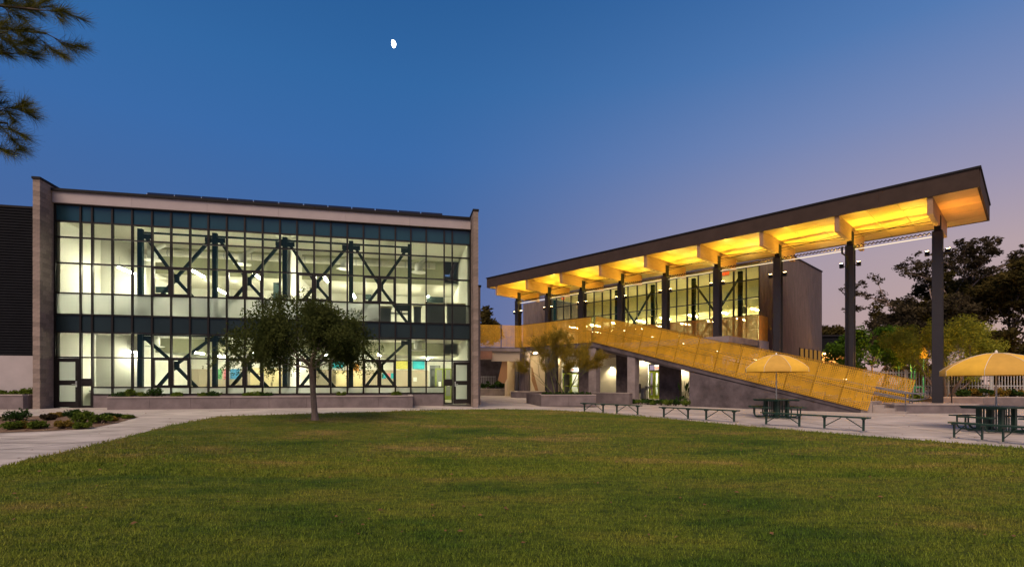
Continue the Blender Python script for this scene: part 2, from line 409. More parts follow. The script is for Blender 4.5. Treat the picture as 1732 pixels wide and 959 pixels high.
# grass blades
def lawn_z(x, y): return g(x, y) + .03
def blades(n, y0, y1, h, w, power):
    Y = y0 + (y1-y0) * np.random.rand(n) ** power
    X = (np.random.rand(n)*2-1) * (Y*1.03+.6)
    keep = np.array([in_poly(a, b, LAWN) for a, b in zip(X, Y)]); X = X[keep]; Y = Y[keep]; k = len(X)
    Z = np.array([lawn_z(a, b) for a, b in zip(X, Y)]) - .012
    hump = .028*np.sin(X*.7+Y*.35)*np.sin(Y*.5); Z = Z + np.maximum(hump, 0)*np.minimum(1, 1)
    an = np.random.rand(k)*2*np.pi; hh = h*(.5+np.random.rand(k)); ww = w*(.6+.8*np.random.rand(k))
    lean = np.random.rand(k)*.8*hh; la = np.random.rand(k)*2*np.pi
    V = np.zeros((k,3,3))
    V[:,0] = np.stack([X-np.cos(an)*ww, Y-np.sin(an)*ww, Z], 1); V[:,1] = np.stack([X+np.cos(an)*ww, Y+np.sin(an)*ww, Z], 1)
    V[:,2] = np.stack([X+np.cos(la)*lean, Y+np.sin(la)*lean, Z+hh], 1); return V
GV = np.concatenate([blades(260000, 3.2, 10, .040, .005, 1.25), blades(150000, 8, 25, .05, .010, 1.2)])
link('grass', arr_mesh('grass', GV, 3, MT['blade']), None, kind='stuff', label='short mown grass with dry brown patches covering the lawn')

# ------------------------------------------------------------------ LEFT BUILDING
AL = math.atan2(F, 3927.0); ca, sa = math.cos(AL), math.sin(AL)
LX0, LY0 = -20.41, 22.7; LZ = .44
def uL(px, w=0):            # position along the facade that shows at photo column px, on the plane w metres behind the glass
    r = (px-CX)/F; x0 = LX0 - sa*w; y0 = LY0 + ca*w
    return (r*y0 - x0)/(ca - r*sa)
def zL(py, px, w=0):
    u = uL(px, w); Y = LY0 + u*sa + w*ca
    return H + (HY-py)/F*Y - LZ
LB = thing('classroom_building', 'two-storey glass-fronted classroom building, lit inside, with block end walls and pale roof band', 'building', (LX0, LY0, LZ), AL)
MPX = [94.4,137.4,157,191,224.5,258,290,322,353,384,414.5,444.5,473.7,502.6,531.4,559.6,587.5,614.7,641.6,668.6,694.7,720.6,751,764.6,795]
U = [uL(p) for p in MPX]; U0 = U[0]; U = [u-U0 for u in U]; UE = U[-1]
ROWS = [.0, .575, .90, 2.25, 3.38, 4.18, 5.13, 6.47, 7.63, 8.34, 9.08]
cw = link('curtain_wall', None, LB)
mc = {}
def shared(key, fn):
    if key not in mc: mc[key] = fn()
    return mc[key]
# mullions
for i, u in enumerate(U):
    z0 = 0 if i in (0,1,2,22,23,24) else .575
    link('mullion', shared(('mul', z0), lambda: MB().box(-.035,.035,-.09,.05,z0,9.08).mesh('mullion', MT['frame'])), cw, (u, 0, 0))
for z in ROWS[1:]:
    MB().box(-.02, UE+.02, -.082, .042, z-.03, z+.03).build('transom', MT['frame'], cw) if z not in (.575, .90) else \
    MB().box(U[2], U[22], -.082, .042, z-.03, z+.03).build('transom', MT['frame'], cw)
doorcols = (0, 23)
for i in range(24):
    u0, u1 = U[i]+.03, U[i+1]-.03
    for j in range(10):
        z0, z1 = ROWS[j]+.025, ROWS[j+1]-.025
        if j == 0: continue
        if j in (1, 2) and i in (0, 1, 22, 23): continue
        m = MT['clear']
        if j == 9: m = MT['teal']
        elif j == 4: m = MT['teal2']
        elif (j == 5 and i < 18) or j == 1: m = MT['frost']
        y = -.02 if m in (MT['teal'], MT['teal2']) else 0
        MB().box(u0, u1, y-.006, y+.006, z0, z1).build('pane', m, cw)
# side lights beside doors
for i in (1, 22):
    u0, u1 = U[i]+.035, U[i+1]-.035
    MB().box(u0, u1, -.006, .006, .08, .95).build('pane', MT['clear'], cw)
    MB().box(u0, u1, -.006, .006, 1.3, 2.22).build('pane', MT['clear'], cw)
    MB().box(u0, u1, -.07, .04, .95, 1.3).build('lock_panel', MT['frame'], cw)
    MB().box(u0, u1, -.07, .04, 0, .08).build('threshold', MT['frame'], cw)
# operable sash frames
for c in (4, 8, 12, 16):
    for (z0, z1) in ((5.13, 6.47), (.90, 2.25)):
        for k in (1, 2):
            a, b = U[c+k]+.03, U[c+k+1]-.03
            mb = MB(); t = .07
            mb.box(a, a+t, -.10, .03, z0, z1).box(b-t, b, -.10, .03, z0, z1).box(a+t, b-t, -.10, .03, z0+.03, z0+.03+t).box(a+t, b-t, -.10, .03, z1-.03-t, z1-.03)
            mb.build('window_sash', MT['frame'], cw)
# doors
def door(u0, u1, hinge_left):
    d = link('door', None, LB); t = .14
    mb = MB(); mb.box(u0, u0+t, -.12, -.05, .02, 2.2).box(u1-t, u1, -.12, -.05, .02, 2.2)
    for a, b in ((.02,.27),(1.0,1.22),(2.04,2.2)): mb.box(u0+t, u1-t, -.12, -.05, a, b)
    mb.build('door_frame', MT['frame'], d)
    MB().box(u0+t, u1-t, -.09, -.08, .27, 1.0).build('door_glass', MT['frost'], d)
    MB().box(u0+t, u1-t, -.09, -.08, 1.22, 2.04).build('door_glass', MT['frost'], d)
    hx = u1-.10 if hinge_left else u0+.10
    hb = MB(); hb.box(hx-.03, hx+.03, -.145, -.12, .92, 1.18); hb.tube([(hx,-.19,1.05),(hx+(-.14 if hinge_left else .14),-.19,1.05)], .012); hb.box(hx-.015,hx+.015,-.19,-.145,1.03,1.07)
    hb.build('handle', MT['galv'], d)
door(U[0]+.05, U[1]-.03, True); door(U[23]+.05, U[24]-.04, False)
# plinth, fascia, roof
MB().box(U[2]+.04, U[22]-.04, -.06, .12, -.1, .545).build('plinth', MT['planter'], LB)
nf = 6
for k in range(nf):
    a = -.02 + (UE+.02)*k/nf; b = -.02 + (UE+.02)*(k+1)/nf
    MB().box(a+.004, b-.004, -.22, .1, 9.11, 9.60).build('fascia_panel', MT['fascia'], LB)
MB().box(-.02, UE, -.30, .14, 9.60, 9.72).build('coping', MT['dark'], LB)
MB().box(-.02, UE, .14, 12, 9.3, 9.55).build('roof', MT['siding'], LB)
# block end walls
def block_wall(name, u0, u1, w0, w1, ztop, ncol):
    wl = link('end_wall', None, LB)
    core = MB().box(u0+.012, u1-.012, w0+.012, 12, -.3, ztop-.1); core.build('wall_core', MT['conc'], wl)
    MB().box(u0-.03, u1+.03, w0-.03, 12, ztop-.1, ztop).build('wall_coping', MT['dark'], wl)
    zc = -.1; k = 0; L = (w1-w0)
    while zc < ztop-.12:
        h = min(.2, ztop-.1-zc)
        cuts = [w0] + [w0 + .4*(j + (.5 if k % 2 else 1)) for j in range(ncol) if .4*(j+(.5 if k % 2 else 1)) < L-.05] + [w1]
        for a, b in zip(cuts[:-1], cuts[1:]):
            key = ('blk', round(b-a, 2), round(h, 2), round(u1-u0, 2))
            me = shared(key, lambda: MB().box(0, u1-u0, .004, b-a-.004, .005, h-.005).mesh('block', MT['block']))
            link('block', me, wl, (u0+random.uniform(-.003,.003), a, zc))
        zc += .2; k += 1
    return wl
FD = .97
block_wall('l', -.30, -.04, -FD, .15, 9.92, 3)
block_wall('r', UE+.04, UE+.29, -FD, -.05, 9.92, 3)
# adjoining lower block pier behind the right end wall
wr = thing('block_pier', 'lower brown block wall set back behind the right end wall of the glass building', 'wall', (LX0, LY0, LZ), AL)
bw0 = uL(812.5, 2.0)-U0
MB().box(bw0-.6, bw0, 2.0, 4.0, -.3, 6.55).build('pier', MT['block'], wr)
MB().box(bw0-.65, bw0+.04, 1.95, 4.05, 6.55, 6.65).build('cap', MT['dark'], wr)
# braced steel frames
bf = link('brace_frame', None, LB)
def gusset(u, z, w=.34, h=.3): MB().box(u-w/2, u+w/2, .38, .42, z-h/2, z+h/2).build('gusset', MT['steel'], bf)
for c in (4, 8, 12, 16, 20):
    u = U[c] + (.14 if c < 20 else -.05)
    for z0, z1 in ((-.0, 3.45), (4.18, 8.30)):
        MB().box(u-.10, u+.10, .30, .50, z0, z1).build('column', MT['steel'], bf)
for c in (4, 8, 12, 16):
    a = U[c]+.14; b = U[c+4]+(.14 if c+4 < 20 else -.05); m_ = U[c+2]+.03
    for (zb, zm, zt) in ((.1, 1.92, 3.22), (4.2, 6.05, 8.0)):
        MB().box(a, b, .36, .44, zt+.1, zt+.18).build('beam', MT['steel'], bf)
        for (q, s) in ((a, 1), (b, -1)):
            MB().bar((q+s*.2, .40, zt-.02), (m_-s*.08, .40, zm+.12), .13, .13).build('brace', MT['steel'], bf)
            MB().bar((m_-s*.06, .40, zm-.1), (q+s*.1, .40, zb), .14, .14).build('brace', MT['steel'], bf)
            gusset(q+s*.24, zt-.03, .40, .22)
        gusset(m_, zm, .30, .42)
# rooms
DB = 8.5
room = link('interior', None, LB)
MB().box(-.02, UE+.02, .12, DB+.2, -.2, -.02).build('floor_slab', MT['floor'], room)
MB().box(-.02, UE+.02, .06, DB+.2, 3.5, 4.1).build('floor_slab', MT['ceil'], room)
MB().box(-.02, UE+.02, .06, 4.2, 8.42, 8.6).build('ceiling', MT['ceil'], room)
MB().box(-.02, UE+.02, 4.3, DB, 7.0, 7.12).build('ceiling', MT['ceil'], room)
MB().box(-.02, UE+.02, 4.3, DB, 2.75, 2.85).build('ceiling', MT['ceil'], room)
MB().box(1.2, UE-1.0, 4.2, 4.3, 7.0, 8.42).build('bulkhead', MT['olive'], room)
MB().box(1.2, UE-1.0, 4.2, 4.3, 2.75, 3.5).build('bulkhead', MT['olive'], room)
for (a, b, z0, z1) in ((1.0, 1.2, 7.0, 8.42), (1.0, 1.2, 2.75, 3.5)): pass
MB().box(-.02, UE+.02, DB, DB+.2, -.02, 8.42).build('back_wall', MT['wall'], room)
for u in (-.02, UE-.13):
    MB().box(u, u+.15, .06, DB, -.02, 8.42).build('side_wall', MT['wall'], room)
# partitions between classrooms
def partition(px, z0, z1, w0=.9):
    u = uL(px)-U0
    MB().box(u, u+.14, w0, DB, z0, z1).build('partition', MT['wall'], room)
partition(183, -.02, 3.5, 2.8); partition(478, -.02, 3.5, 1.0); partition(183, 4.1, 8.42, 3.2); partition(478, 4.1, 8.42, 1.1)
MB().box(0, uL(183)-U0, 2.8, 2.94, -.02, 3.5).build('partition', MT['wall'], room)
MB().box(0, uL(183)-U0, 3.2, 3.34, 4.1, 8.42).build('partition', MT['wall'], room)
# tackable beige boards on ground floor back wall
for pa, pb in ((300, 470), (505, 725)):
    a = uL(pa, DB-.1)-U0; b = uL(pb, DB-.1)-U0; n = max(1, round((b-a)/1.22))
    for k in range(n):
        MB().box(a+(b-a)*k/n+.006, a+(b-a)*(k+1)/n-.006, DB-.06, DB-.02, .4, 1.98).build('wall_board', MT['beige'], room)
# linear lights
def Lw(u, w, z): return Vector((LX0 + (u+0)*ca - w*sa, LY0 + u*sa + w*ca, LZ + z))
def fixture(u, w0, w1, z, label):
    p = Lw(u, w0, z); t = thing('linear_light', label, 'ceiling light', p, AL, 'linear lights in the glass building')
    L = w1-w0
    MB().box(-.045, .045, 0, L, -.03, .03).build('lamp_tube', MT['tube'], t)
    MB().box(-.07, .07, 0, L, .031, .06).build('housing', MT['white'], t)
    MB().tube([(0,.1,.06),(0,.1,.55)], .006, 4).tube([(0,L-.1,.06),(0,L-.1,.55)], .006, 4).build('hanger', MT['galv'], t)
colnames = ['left end', 'left stairwell side', 'first braced bay', 'second braced bay', 'third braced bay', 'fourth braced bay', 'right end']
pxs = [(200,'left of the first braced bay'),(268,'first braced bay'),(325,'first braced bay'),(366,'second braced bay'),(428,'second braced bay'),(500,'third braced bay'),(547,'third braced bay'),(596,'fourth braced bay'),(640,'fourth braced bay'),(724,'right end')]
for i, (px, nm) in enumerate(pxs):
    for fl, z, nmf in ((0, 2.66, 'ground floor'), (1, 6.62, 'upper floor')):
        near = (i % 2 == 0)
        w0 = 1.2 if near else 4.9
        if fl == 0: w0 += .8
        u = uL(px + (14 if (i == 0 and fl == 0) else 0), w0)-U0
        u = min(UE-.4, max(.35, u))
        fixture(u, w0, w0+1.5, z if not (w0 > 4 and fl) else 6.4, 'linear light on the %s, %s, %s' % (nmf, nm, 'near the glass' if near else 'deep in the room'))
# round air diffusers
for k, (px, fl, nm) in enumerate([(258,1,'first braced bay'),(410,1,'second braced bay'),(583,1,'third braced bay'),(708,1,'right end'),(262,0,'first braced bay'),(400,0,'second braced bay'),(707,0,'right end')]):
    w = 2.3; u = uL(px, w)-U0; z = 7.3 if fl else 2.95
    t = thing('air_diffuser', 'pale round air diffuser hanging on the %s of the %s' % ('upper floor' if fl else 'ground floor', nm), 'air diffuser', Lw(u, w, z), AL, 'round air diffusers')
    MB().lathe([(.16,.0),(.22,.06),(.22,.40),(.16,.5)], 14).build('duct', MT['white'], t, smooth=True)
    MB().lathe([(.42,-.03),(.42,-.0),(.16,.0)], 18).build('flange', MT['white'], t)
    MB().tube([(0,0,.45),(.45,.3,.85 if fl else .55)], .09, 8).build('branch', MT['white'], t)
# items placed on interior planes
def on_plane(name, label, cat, px0, px1, py0, py1, w, thick, m, group=None, parts=None):
    a = uL(px0, w)-U0; b = uL(px1, w)-U0; pm = (px0+px1)/2
    z1 = zL(py0, pm, w); z0 = zL(py1, pm, w)
    t = thing(name, label, cat, Lw((a+b)/2, w, z0), AL, group); hw = (b-a)/2; hh = z1-z0
    MB().box(-hw, hw, 0, thick, 0, hh).build(cat.split()[-1] if not parts else parts, m, t); return t, hw, hh
postc = {'blue': (.08,.30,.55), 'pink': (.75,.25,.28), 'green': (.15,.45,.2), 'aqua': (.05,.55,.65), 'yellow': (.75,.70,.15), 'orange': (.8,.35,.08), 'white': (.85,.85,.8), 'grey': (.25,.25,.22)}
PM = {k: mat('paper_'+k, v, .8, var=.25, scale=14) for k, v in postc.items()}
w = DB-.10
for (nm, px0, px1, py0, py1, c, where) in [
  ('poster',363,375,624,641,'green','on the beige wall left of the tree'),('poster',378,386,624,641,'pink','between the green and blue posters left of the tree'),('poster',389,405,624,641,'blue','right end of the row of three left of the tree'),
  ('poster',646,653,631,640,'aqua','left of the small pink sheet right of the tree'),('poster',654,660,631,640,'pink','between two aqua sheets right of the tree'),('poster',661,668,631,640,'aqua','right of the small pink sheet right of the tree'),
  ('poster',670,693,609,624,'yellow','high on the wall above the fourth braced bay'),('poster',698,718,609,624,'aqua','high on the wall at the right end'),
  ('poster',590,607,614,632,'orange','behind the right edge of the tree crown'),('poster',699,705,638,645,'white','small sheet on the beige wall near the right door'),
  ('poster',562,580,609,622,'aqua','high on the wall right behind the tree crown')]:
    on_plane(nm, '%s poster %s' % (c, where), 'poster', px0, px1, py0, py1, w-.05, .012, PM[c], parts='sheet')
for (px0, px1, py0, py1, c, where) in [(104,112,596,603,'green','leftmost above the left door'),(115,125,596,603,'pink','middle one above the left door'),(127,136,596,603,'pink','right one above the left door'),(143,150,605,616,'green','beside the left door')]:
    on_plane('poster', '%s paper sheet on the partition, %s' % (c, where), 'poster', px0, px1, py0, py1, 2.7, .01, PM[c], parts='sheet')
on_plane('picture', 'grey framed picture on the white wall of the first braced bay', 'picture', 242,256,609,621, 6, .02, PM['grey'], parts='print')
def cupboard(px0, px1, py0, w, z0, where, m=MT['cream']):
    a = uL(px0, w)-U0; b = uL(px1, w)-U0; h = zL(py0, (px0+px1)/2, w)-z0; n = max(1, round((b-a)/.6))
    t = thing('cupboard', 'cream cupboard %s' % where, 'cupboard', Lw(a, w, z0), AL, 'cream cupboards in the ground floor rooms')
    MB().box(0, b-a, .03, .5, 0, h).build('carcass', m, t)
    for k in range(n):
        d = MB().box((b-a)*k/n+.01, (b-a)*(k+1)/n-.01, 0, .028, .04, h-.03).build('cupboard_door', m, t)
        MB().box((b-a)*(k+1)/n-.06, (b-a)*(k+1)/n-.04, -.02, 0, h*.45, h*.55).build('handle', MT['dark'], d)
cupboard(423, 441, 622, 7.8, 0, 'left of the lawn tree'); cupboard(446, 474, 622, 7.8, 0, 'just left of the lawn tree trunk')
cupboard(568, 588, 627, 7.8, 0, 'just right of the lawn tree trunk'); cupboard(590, 612, 627, 7.8, 0, 'further right of the lawn tree trunk')
# interior green door and glazed cabinet
def room_door(px0, px1, w, z0, label):
    a = uL(px0, w)-U0; b = uL(px1, w)-U0; t = thing('room_door', label, 'door', Lw(a, w, z0), AL)
    W = b-a; mb = MB(); mb.box(0,.09,0,.06,0,2.1).box(W-.09,W,0,.06,0,2.1).box(.09,W-.09,0,.06,2.0,2.1).box(.09,W-.09,0,.06,0,.25); mb.build('door_frame', MT['limed'], t)
    MB().box(.09, W-.09, .02, .04, .25, 2.0).build('door_panel', MT['grey'], t)
    MB().box(W*.4, W*.7, 0, .015, .9, 1.2).build('notice', MT['white'], t)
room_door(263, 290, 6.5, 0, 'green framed interior door behind the first braced bay'); room_door(736, 750, 7.6, 0, 'green framed interior door left of the right entrance')
room_door(752, 764, 7.6, 0, 'green framed interior door seen beside the right entrance')
t = thing('bookcase', 'dark glazed bookcase in the ground floor room near the right entrance', 'bookcase', Lw(uL(727,7.7)-U0, 7.7, 0), AL)
MB().box(0,.05,0,.35,0,2.3).box(.65,.7,0,.35,0,2.3).box(.05,.65,.32,.35,0,2.3).build('carcass', MT['grey'], t)
for k in range(5): MB().box(.05,.65,0,.31,.1+k*.5,.14+k*.5).build('shelf', MT['grey'], t)
# furniture: tables and chairs in the ground and upper rooms
def deskset(px, w, z0, label, col):
    t = thing('classroom_desk', label, 'desk', Lw(uL(px,w)-U0, w, z0), AL, 'classroom desks')
    MB().box(-.6,.6,-.3,.3,.70,.74).build('desk_top', col, t)
    for x in (-.55,.55):
        for y in (-.25,.25): MB().tube([(x,y,0),(x,y,.70)], .02, 5).build('leg', MT['galv'], t)
for i, (px, w, c, nm) in enumerate([(180,2.2,'white','behind the left side light'),(310,5,'aqua','behind the first braced bay'),(345,4,'white','right of the first braced bay'),(395,5.2,'white','below the coloured posters'),(640,4.5,'white','right of the tree crown'),(700,3.6,'white','near the right entrance')]):
    deskset(px, w, 0, 'pale classroom desk on the ground floor %s' % nm, MT['grey'] if c == 'white' else PM['green'])
for i, (px, w, nm) in enumerate([(255,1.2,'left part of the first braced bay'),(300,1.4,'right part of the first braced bay'),(345,1.2,'between the first and second braced bays'),(392,1.3,'second braced bay'),(440,1.5,'right part of the second braced bay'),(676,1.3,'right part of the fourth braced bay')]):
    deskset(px, w, 4.1, 'desk close to the upper frosted glass, %s' % nm, MT['grey'])
    t = thing('desk_screen', 'dark screen on a desk on the upper floor, %s' % nm, 'screen', Lw(uL(px,w)-U0+.1, w, 4.84), AL, 'desk screens')
    MB().box(-.32,.32,-.02,.02,.12,.52).build('screen', MT['black'], t); MB().box(-.03,.03,-.02,.02,.0,.12).box(-.12,.12,-.08,.08,0,.015).build('stand', MT['black'], t)
def board(px0, px1, z0, z1, fl, label):
    a = uL(px0,DB-.1)-U0; b = uL(px1,DB-.1)-U0; t = thing('whiteboard', label, 'whiteboard', Lw(a, DB-.12, fl), AL)
    MB().box(0,b-a,.03,.05,z0,z1).build('board_face', MT['white'], t)
    mm = MB(); mm.box(-.04,0,.02,.06,z0-.04,z1+.04).box(b-a,b-a+.04,.02,.06,z0-.04,z1+.04).box(0,b-a,.02,.06,z1,z1+.04).box(0,b-a,-.02,.06,z0-.04,z0); mm.build('board_frame', MT['grey'], t)
board(330,380,.9,2.1,4.1,'framed whiteboard on the upper floor wall behind the second braced bay'); board(540,600,.9,2.1,4.1,'framed whiteboard on the upper floor wall above the tree crown'); board(620,670,.9,2.1,4.1,'framed whiteboard on the upper floor wall behind the fourth braced bay')
for i, (px, w, c, nm) in enumerate([(215,3.0,'black','left of the first braced bay'),(320,3.4,'grey','beside the aqua topped desk'),(355,3.3,'black','right of the first braced bay'),(405,4.2,'grey','below the blue poster'),(650,3.6,'black','right of the tree crown'),(690,3.0,'grey','near the fourth braced bay'),(714,3.0,'black','near the right entrance')]):
    t = thing('classroom_chair', 'small dark classroom chair %s' % nm, 'chair', Lw(uL(px,w)-U0, w, 0), AL+i, 'classroom chairs')
    MB().box(-.2,.2,-.2,.2,.43,.46).build('seat', MT[c], t); MB().box(-.2,.2,.17,.2,.55,.85).build('backrest', MT[c], t)
    for x in (-.17,.17):
        for y in (-.17,.17): MB().tube([(x,y,0),(x,y,.43)], .012, 4).build('leg', MT['galv'], t)
        MB().tube([(x,.185,.43),(x,.185,.6)], .012, 4).build('back_post', MT['galv'], t)
# exposed round duct along the upper ceiling
t = thing('air_duct', 'long pale round air duct under the upper floor ceiling', 'duct', Lw(1.4, 3.3, 7.9), AL)
MB().tube([(0,0,0),(UE-3.0,0,0)], .17, 12).build('duct_run', MT['ceil'], t, smooth=True)
for k in range(12): MB().tube([(.4+k*1.35,0,0),(.44+k*1.35,0,0)], .185, 12).build('duct_ring', MT['galv'], t)
# upper floor low cabinets behind the frosted band
def upper_cab(px0, px1, py0, label, w=.75):
    a = uL(px0,w)-U0; b = uL(px1,w)-U0; h = zL(py0, (px0+px1)/2, w)-4.1
    t = thing('office_cabinet', label, 'cabinet', Lw(a, w, 4.1), AL, 'grey cabinets on the upper floor')
    MB().box(0, b-a, 0, .5, .0, h-.06).build('cabinet_body', MT['grey'], t)
    MB().box(-.05, b-a+.05, -.04, .54, h-.06, h).build('cabinet_top', MT['cream'], t)
upper_cab(720, 752, 512.5, 'grey back of a wide cabinet behind the upper glass at the right end'); upper_cab(757, 791, 513, 'grey cabinet back in the upper right corner window')
upper_cab(622, 641, 517, 'grey screen board back right of the tree crown'); upper_cab(643, 661, 519, 'smaller grey board back right of the tree crown'); upper_cab(700, 712, 517, 'narrow dark board back between the grey cabinets')
def monitor(px0, px1, py0, py1, w, label):
    on_plane('wall_screen', label, 'screen', px0, px1, py0, py1, w, .05, MT['steel'], parts='screen')
monitor(722, 752, 502, 512, 5, 'dark teal screen on the upper floor near the right end'); monitor(462, 472, 478, 508, 3, 'dark tilted board behind the second braced bay'); monitor(263, 288, 485, 495, 4, 'dark screen low in the first upper braced bay'); monitor(613,628,498,507,3,'dark screen on the upper floor right above the tree crown')
# solar array on the roof
pa = uL(248, 1.5)-U0; pb = uL(749, 1.5)-U0; npn = 12
sol = thing('solar_array', 'row of dark solar panels on thin rails along the roof of the glass building', 'solar panels', Lw(pa, 1.5, 0), AL)
zs = zL(325.5, 248, 1.5)
for k in range(npn):
    a = (pb-pa)*k/npn; b = (pb-pa)*(k+1)/npn
    MB().box(a+.03, b-.03, 0, 1.0, zs-.09, zs).build('solar_panel', MT['solar'], sol)
    MB().box(a-.02, a+.02, .02, .08, 9.5, zs-.06).build('post', MT['galv'], sol)
MB().box(0, pb-pa, .03, .09, zs-.24, zs-.17).build('rail', MT['dark'], sol)
# dark metal wing on the left
wing = thing('metal_clad_wing', 'low dark ribbed metal wing on a pale plaster base, left of the glass building', 'building', (LX0, LY0, LZ), AL)
w0 = .6; zt = zL(354, 60, w0)
MB().box(-9, -.32, w0+.02, w0+7, 2.33, zt).build('wall', MT['siding'], wing)
mb = MB(); z = 2.36
while z < zt-.1: mb.box(-9, -.32, w0-.02, w0+.02, z, z+.075); z += .125
mb.build('siding_rib', MT['siding'], wing, kind='stuff')
MB().box(-9, -.32, w0-.05, w0+7.1, zt, zt+.1).build('coping', MT['dark'], wing)
MB().box(-9, -.32, w0, w0+7, -.3, 2.33).build('base_wall', MT['plaster'], wing)
MB().box(-.75,-.42, w0-.06, w0-.02, 3.0, 3.4).build('vent_frame', MT['siding'], wing)
for k in range(4): MB().box(-.72,-.45,w0-.085,w0-.06,3.05+k*.08,3.09+k*.08).build('louvre', MT['galv'], wing)

# raised planter in front of the facade
def ring_planter(name, label, x0, x1, y0, y1, z0, z1, loc, rot, matn='planter', th=.2, seg=None, soil=True):
    t = thing(name, label, 'planter', loc, rot)
    n = seg or max(1, round((x1-x0)/2.2)); L = (x1-x0)/n
    for k in range(n):
        MB().box(x0+k*L+.004, x0+(k+1)*L-.004, y0, y0+th, z0, z1-.05).build('wall_panel', MT[matn], t)
        MB().box(x0+k*L-.001, x0+(k+1)*L-.006, y0-.025, y0+th+.02, z1-.05, z1).build('cap', MT['cap'], t)
    MB().box(x0, x0+th, y0+th, y1, z0, z1-.05).box(x1-th, x1, y0+th, y1, z0, z1-.05).build('end_wall', MT[matn], t)
    MB().box(x0-.025, x0+th, y0+th+.02, y1, z1-.05, z1-.002).box(x1-th, x1+.025, y0+th+.02, y1, z1-.05, z1-.002).build('end_cap', MT['cap'], t)
    if soil: MB().box(x0+th, x1-th, y0+th, y1, z0, z1-.12).build('soil', MT['soil'], t)
    return t
wp = -2.35
pu0 = uL(181, wp)-U0; pu1 = uL(698, wp)-U0
zpt = zL(671, 181, wp)
ring_planter('long_planter', 'long low concrete planter in front of the glass building', pu0, pu1, wp, -.1, -.5, zpt, (LX0, LY0, LZ), AL, seg=8)

# ------------------------------------------------------------------ leaf / tree helpers
def leaf_cloud(centers, radii, count, size, aspect=2.2, droop=0.0, squash=.8, seed=0):
    rs = np.random.RandomState(seed); centers = np.array(centers); radii = np.array(radii)
    wts = radii**2; idx = rs.choice(len(centers), count, p=wts/wts.sum())
    d = rs.normal(size=(count,3)); d /= np.linalg.norm(d, axis=1)[:,None]
    rr_ = radii[idx] * rs.rand(count)**.45
    p = centers[idx] + d*rr_[:,None]*np.array([1,1,squash])
    a = rs.normal(size=(count,3)); a[:,2] = a[:,2]*.6 - droop; a /= np.linalg.norm(a, axis=1)[:,None]
    b = np.cross(a, rs.normal(size=(count,3))); b /= np.linalg.norm(b, axis=1)[:,None]
    s = size*(.55+.9*rs.rand(count))[:,None]
    V = np.stack([p - a*s, p + b*s/aspect, p + a*s, p - b*s/aspect], 1)
    return V
def grow(mb, p, d, L, r, depth, spread, tips, up=.1, nseg=3, kids=(2,3), shrink=.72, rng=random, wig=.15, mids=None):
    pts = [Vector(p)]; rs = [r]; q = Vector(p); dd = Vector(d).normalized()
    for i in range(nseg):
        dd = (dd + Vector((rng.uniform(-wig,wig), rng.uniform(-wig,wig), rng.uniform(-wig,wig)*.7 + up*.3))).normalized()
        q = q + dd*L/nseg; pts.append(q.copy()); rs.append(r*(1-.45*(i+1)/nseg))
    mb.tube(pts, rs, 6 if r > .02 else 4, cap=False)
    if mids is not None and depth <= 2: mids += [tuple(x) for x in pts[1:]]
    if depth == 0: tips.append(tuple(q)); return
    for k in range(rng.randint(*kids)):
        ax = Vector((rng.gauss(0,1), rng.gauss(0,1), rng.gauss(0,.5))); ax = (ax - dd*ax.dot(dd)).normalized()
        nd = (dd + ax*spread*rng.uniform(.6,1.3) + Vector((0,0,up))).normalized()
        grow(mb, q, nd, L*shrink*rng.uniform(.8,1.15), rs[-1]*.85, depth-1, spread, tips, up, nseg, kids, shrink, rng, wig, mids)
def tree(name, label, loc, trunk_h, trunk_r, L, depth, spread, leafm, barkm, clump, count, size, seed, up=.15, lean=(0,0), kids=(2,3), squash=.7, droop=.3, aspect=2.2, group=None, shrink=.75, cat='tree', nlimb=4, elev=.9, scale=(1,1,1)):
    rng = random.Random(seed); t = thing(name, label, cat, loc, 0, group)
    mb = MB(); tips = []; mids = []
    top = Vector((lean[0], lean[1], trunk_h))
    pts = [Vector((0,0,-.1)), Vector((0,0,0)), top*.35 + Vector((lean[0]*-.1, 0, 0)), top*.7, top]
    mb.tube(pts, [trunk_r*1.5, trunk_r*1.15, trunk_r, trunk_r*.85, trunk_r*.75], 9, cap=False)
    for k in range(nlimb):
        a = 2*math.pi*(k+rng.random()*.6)/nlimb
        grow(mb, top, (math.cos(a), math.sin(a), elev*rng.uniform(.6,1.3)), L*rng.uniform(.8,1.15), trunk_r*.55, depth, spread, tips, up, 3, kids, shrink, rng, .15, mids)
    mb.v = [tuple((v[0]*scale[0], v[1]*scale[1], v[2] if v[2] < trunk_h else trunk_h+(v[2]-trunk_h)*scale[2])) for v in mb.v]
    mb.build('trunk', barkm, t, smooth=True)
    cs = [(c[0]*scale[0], c[1]*scale[1], c[2] if c[2] < trunk_h else trunk_h+(c[2]-trunk_h)*scale[2]) for c in tips + mids[::2]]
    rr_ = [clump*rng.uniform(.5,1.25) for _ in cs]
    V = leaf_cloud(cs, rr_, count, size, aspect, droop, squash, seed)
    link('crown', arr_mesh('crown', V, 4, leafm), t); return t
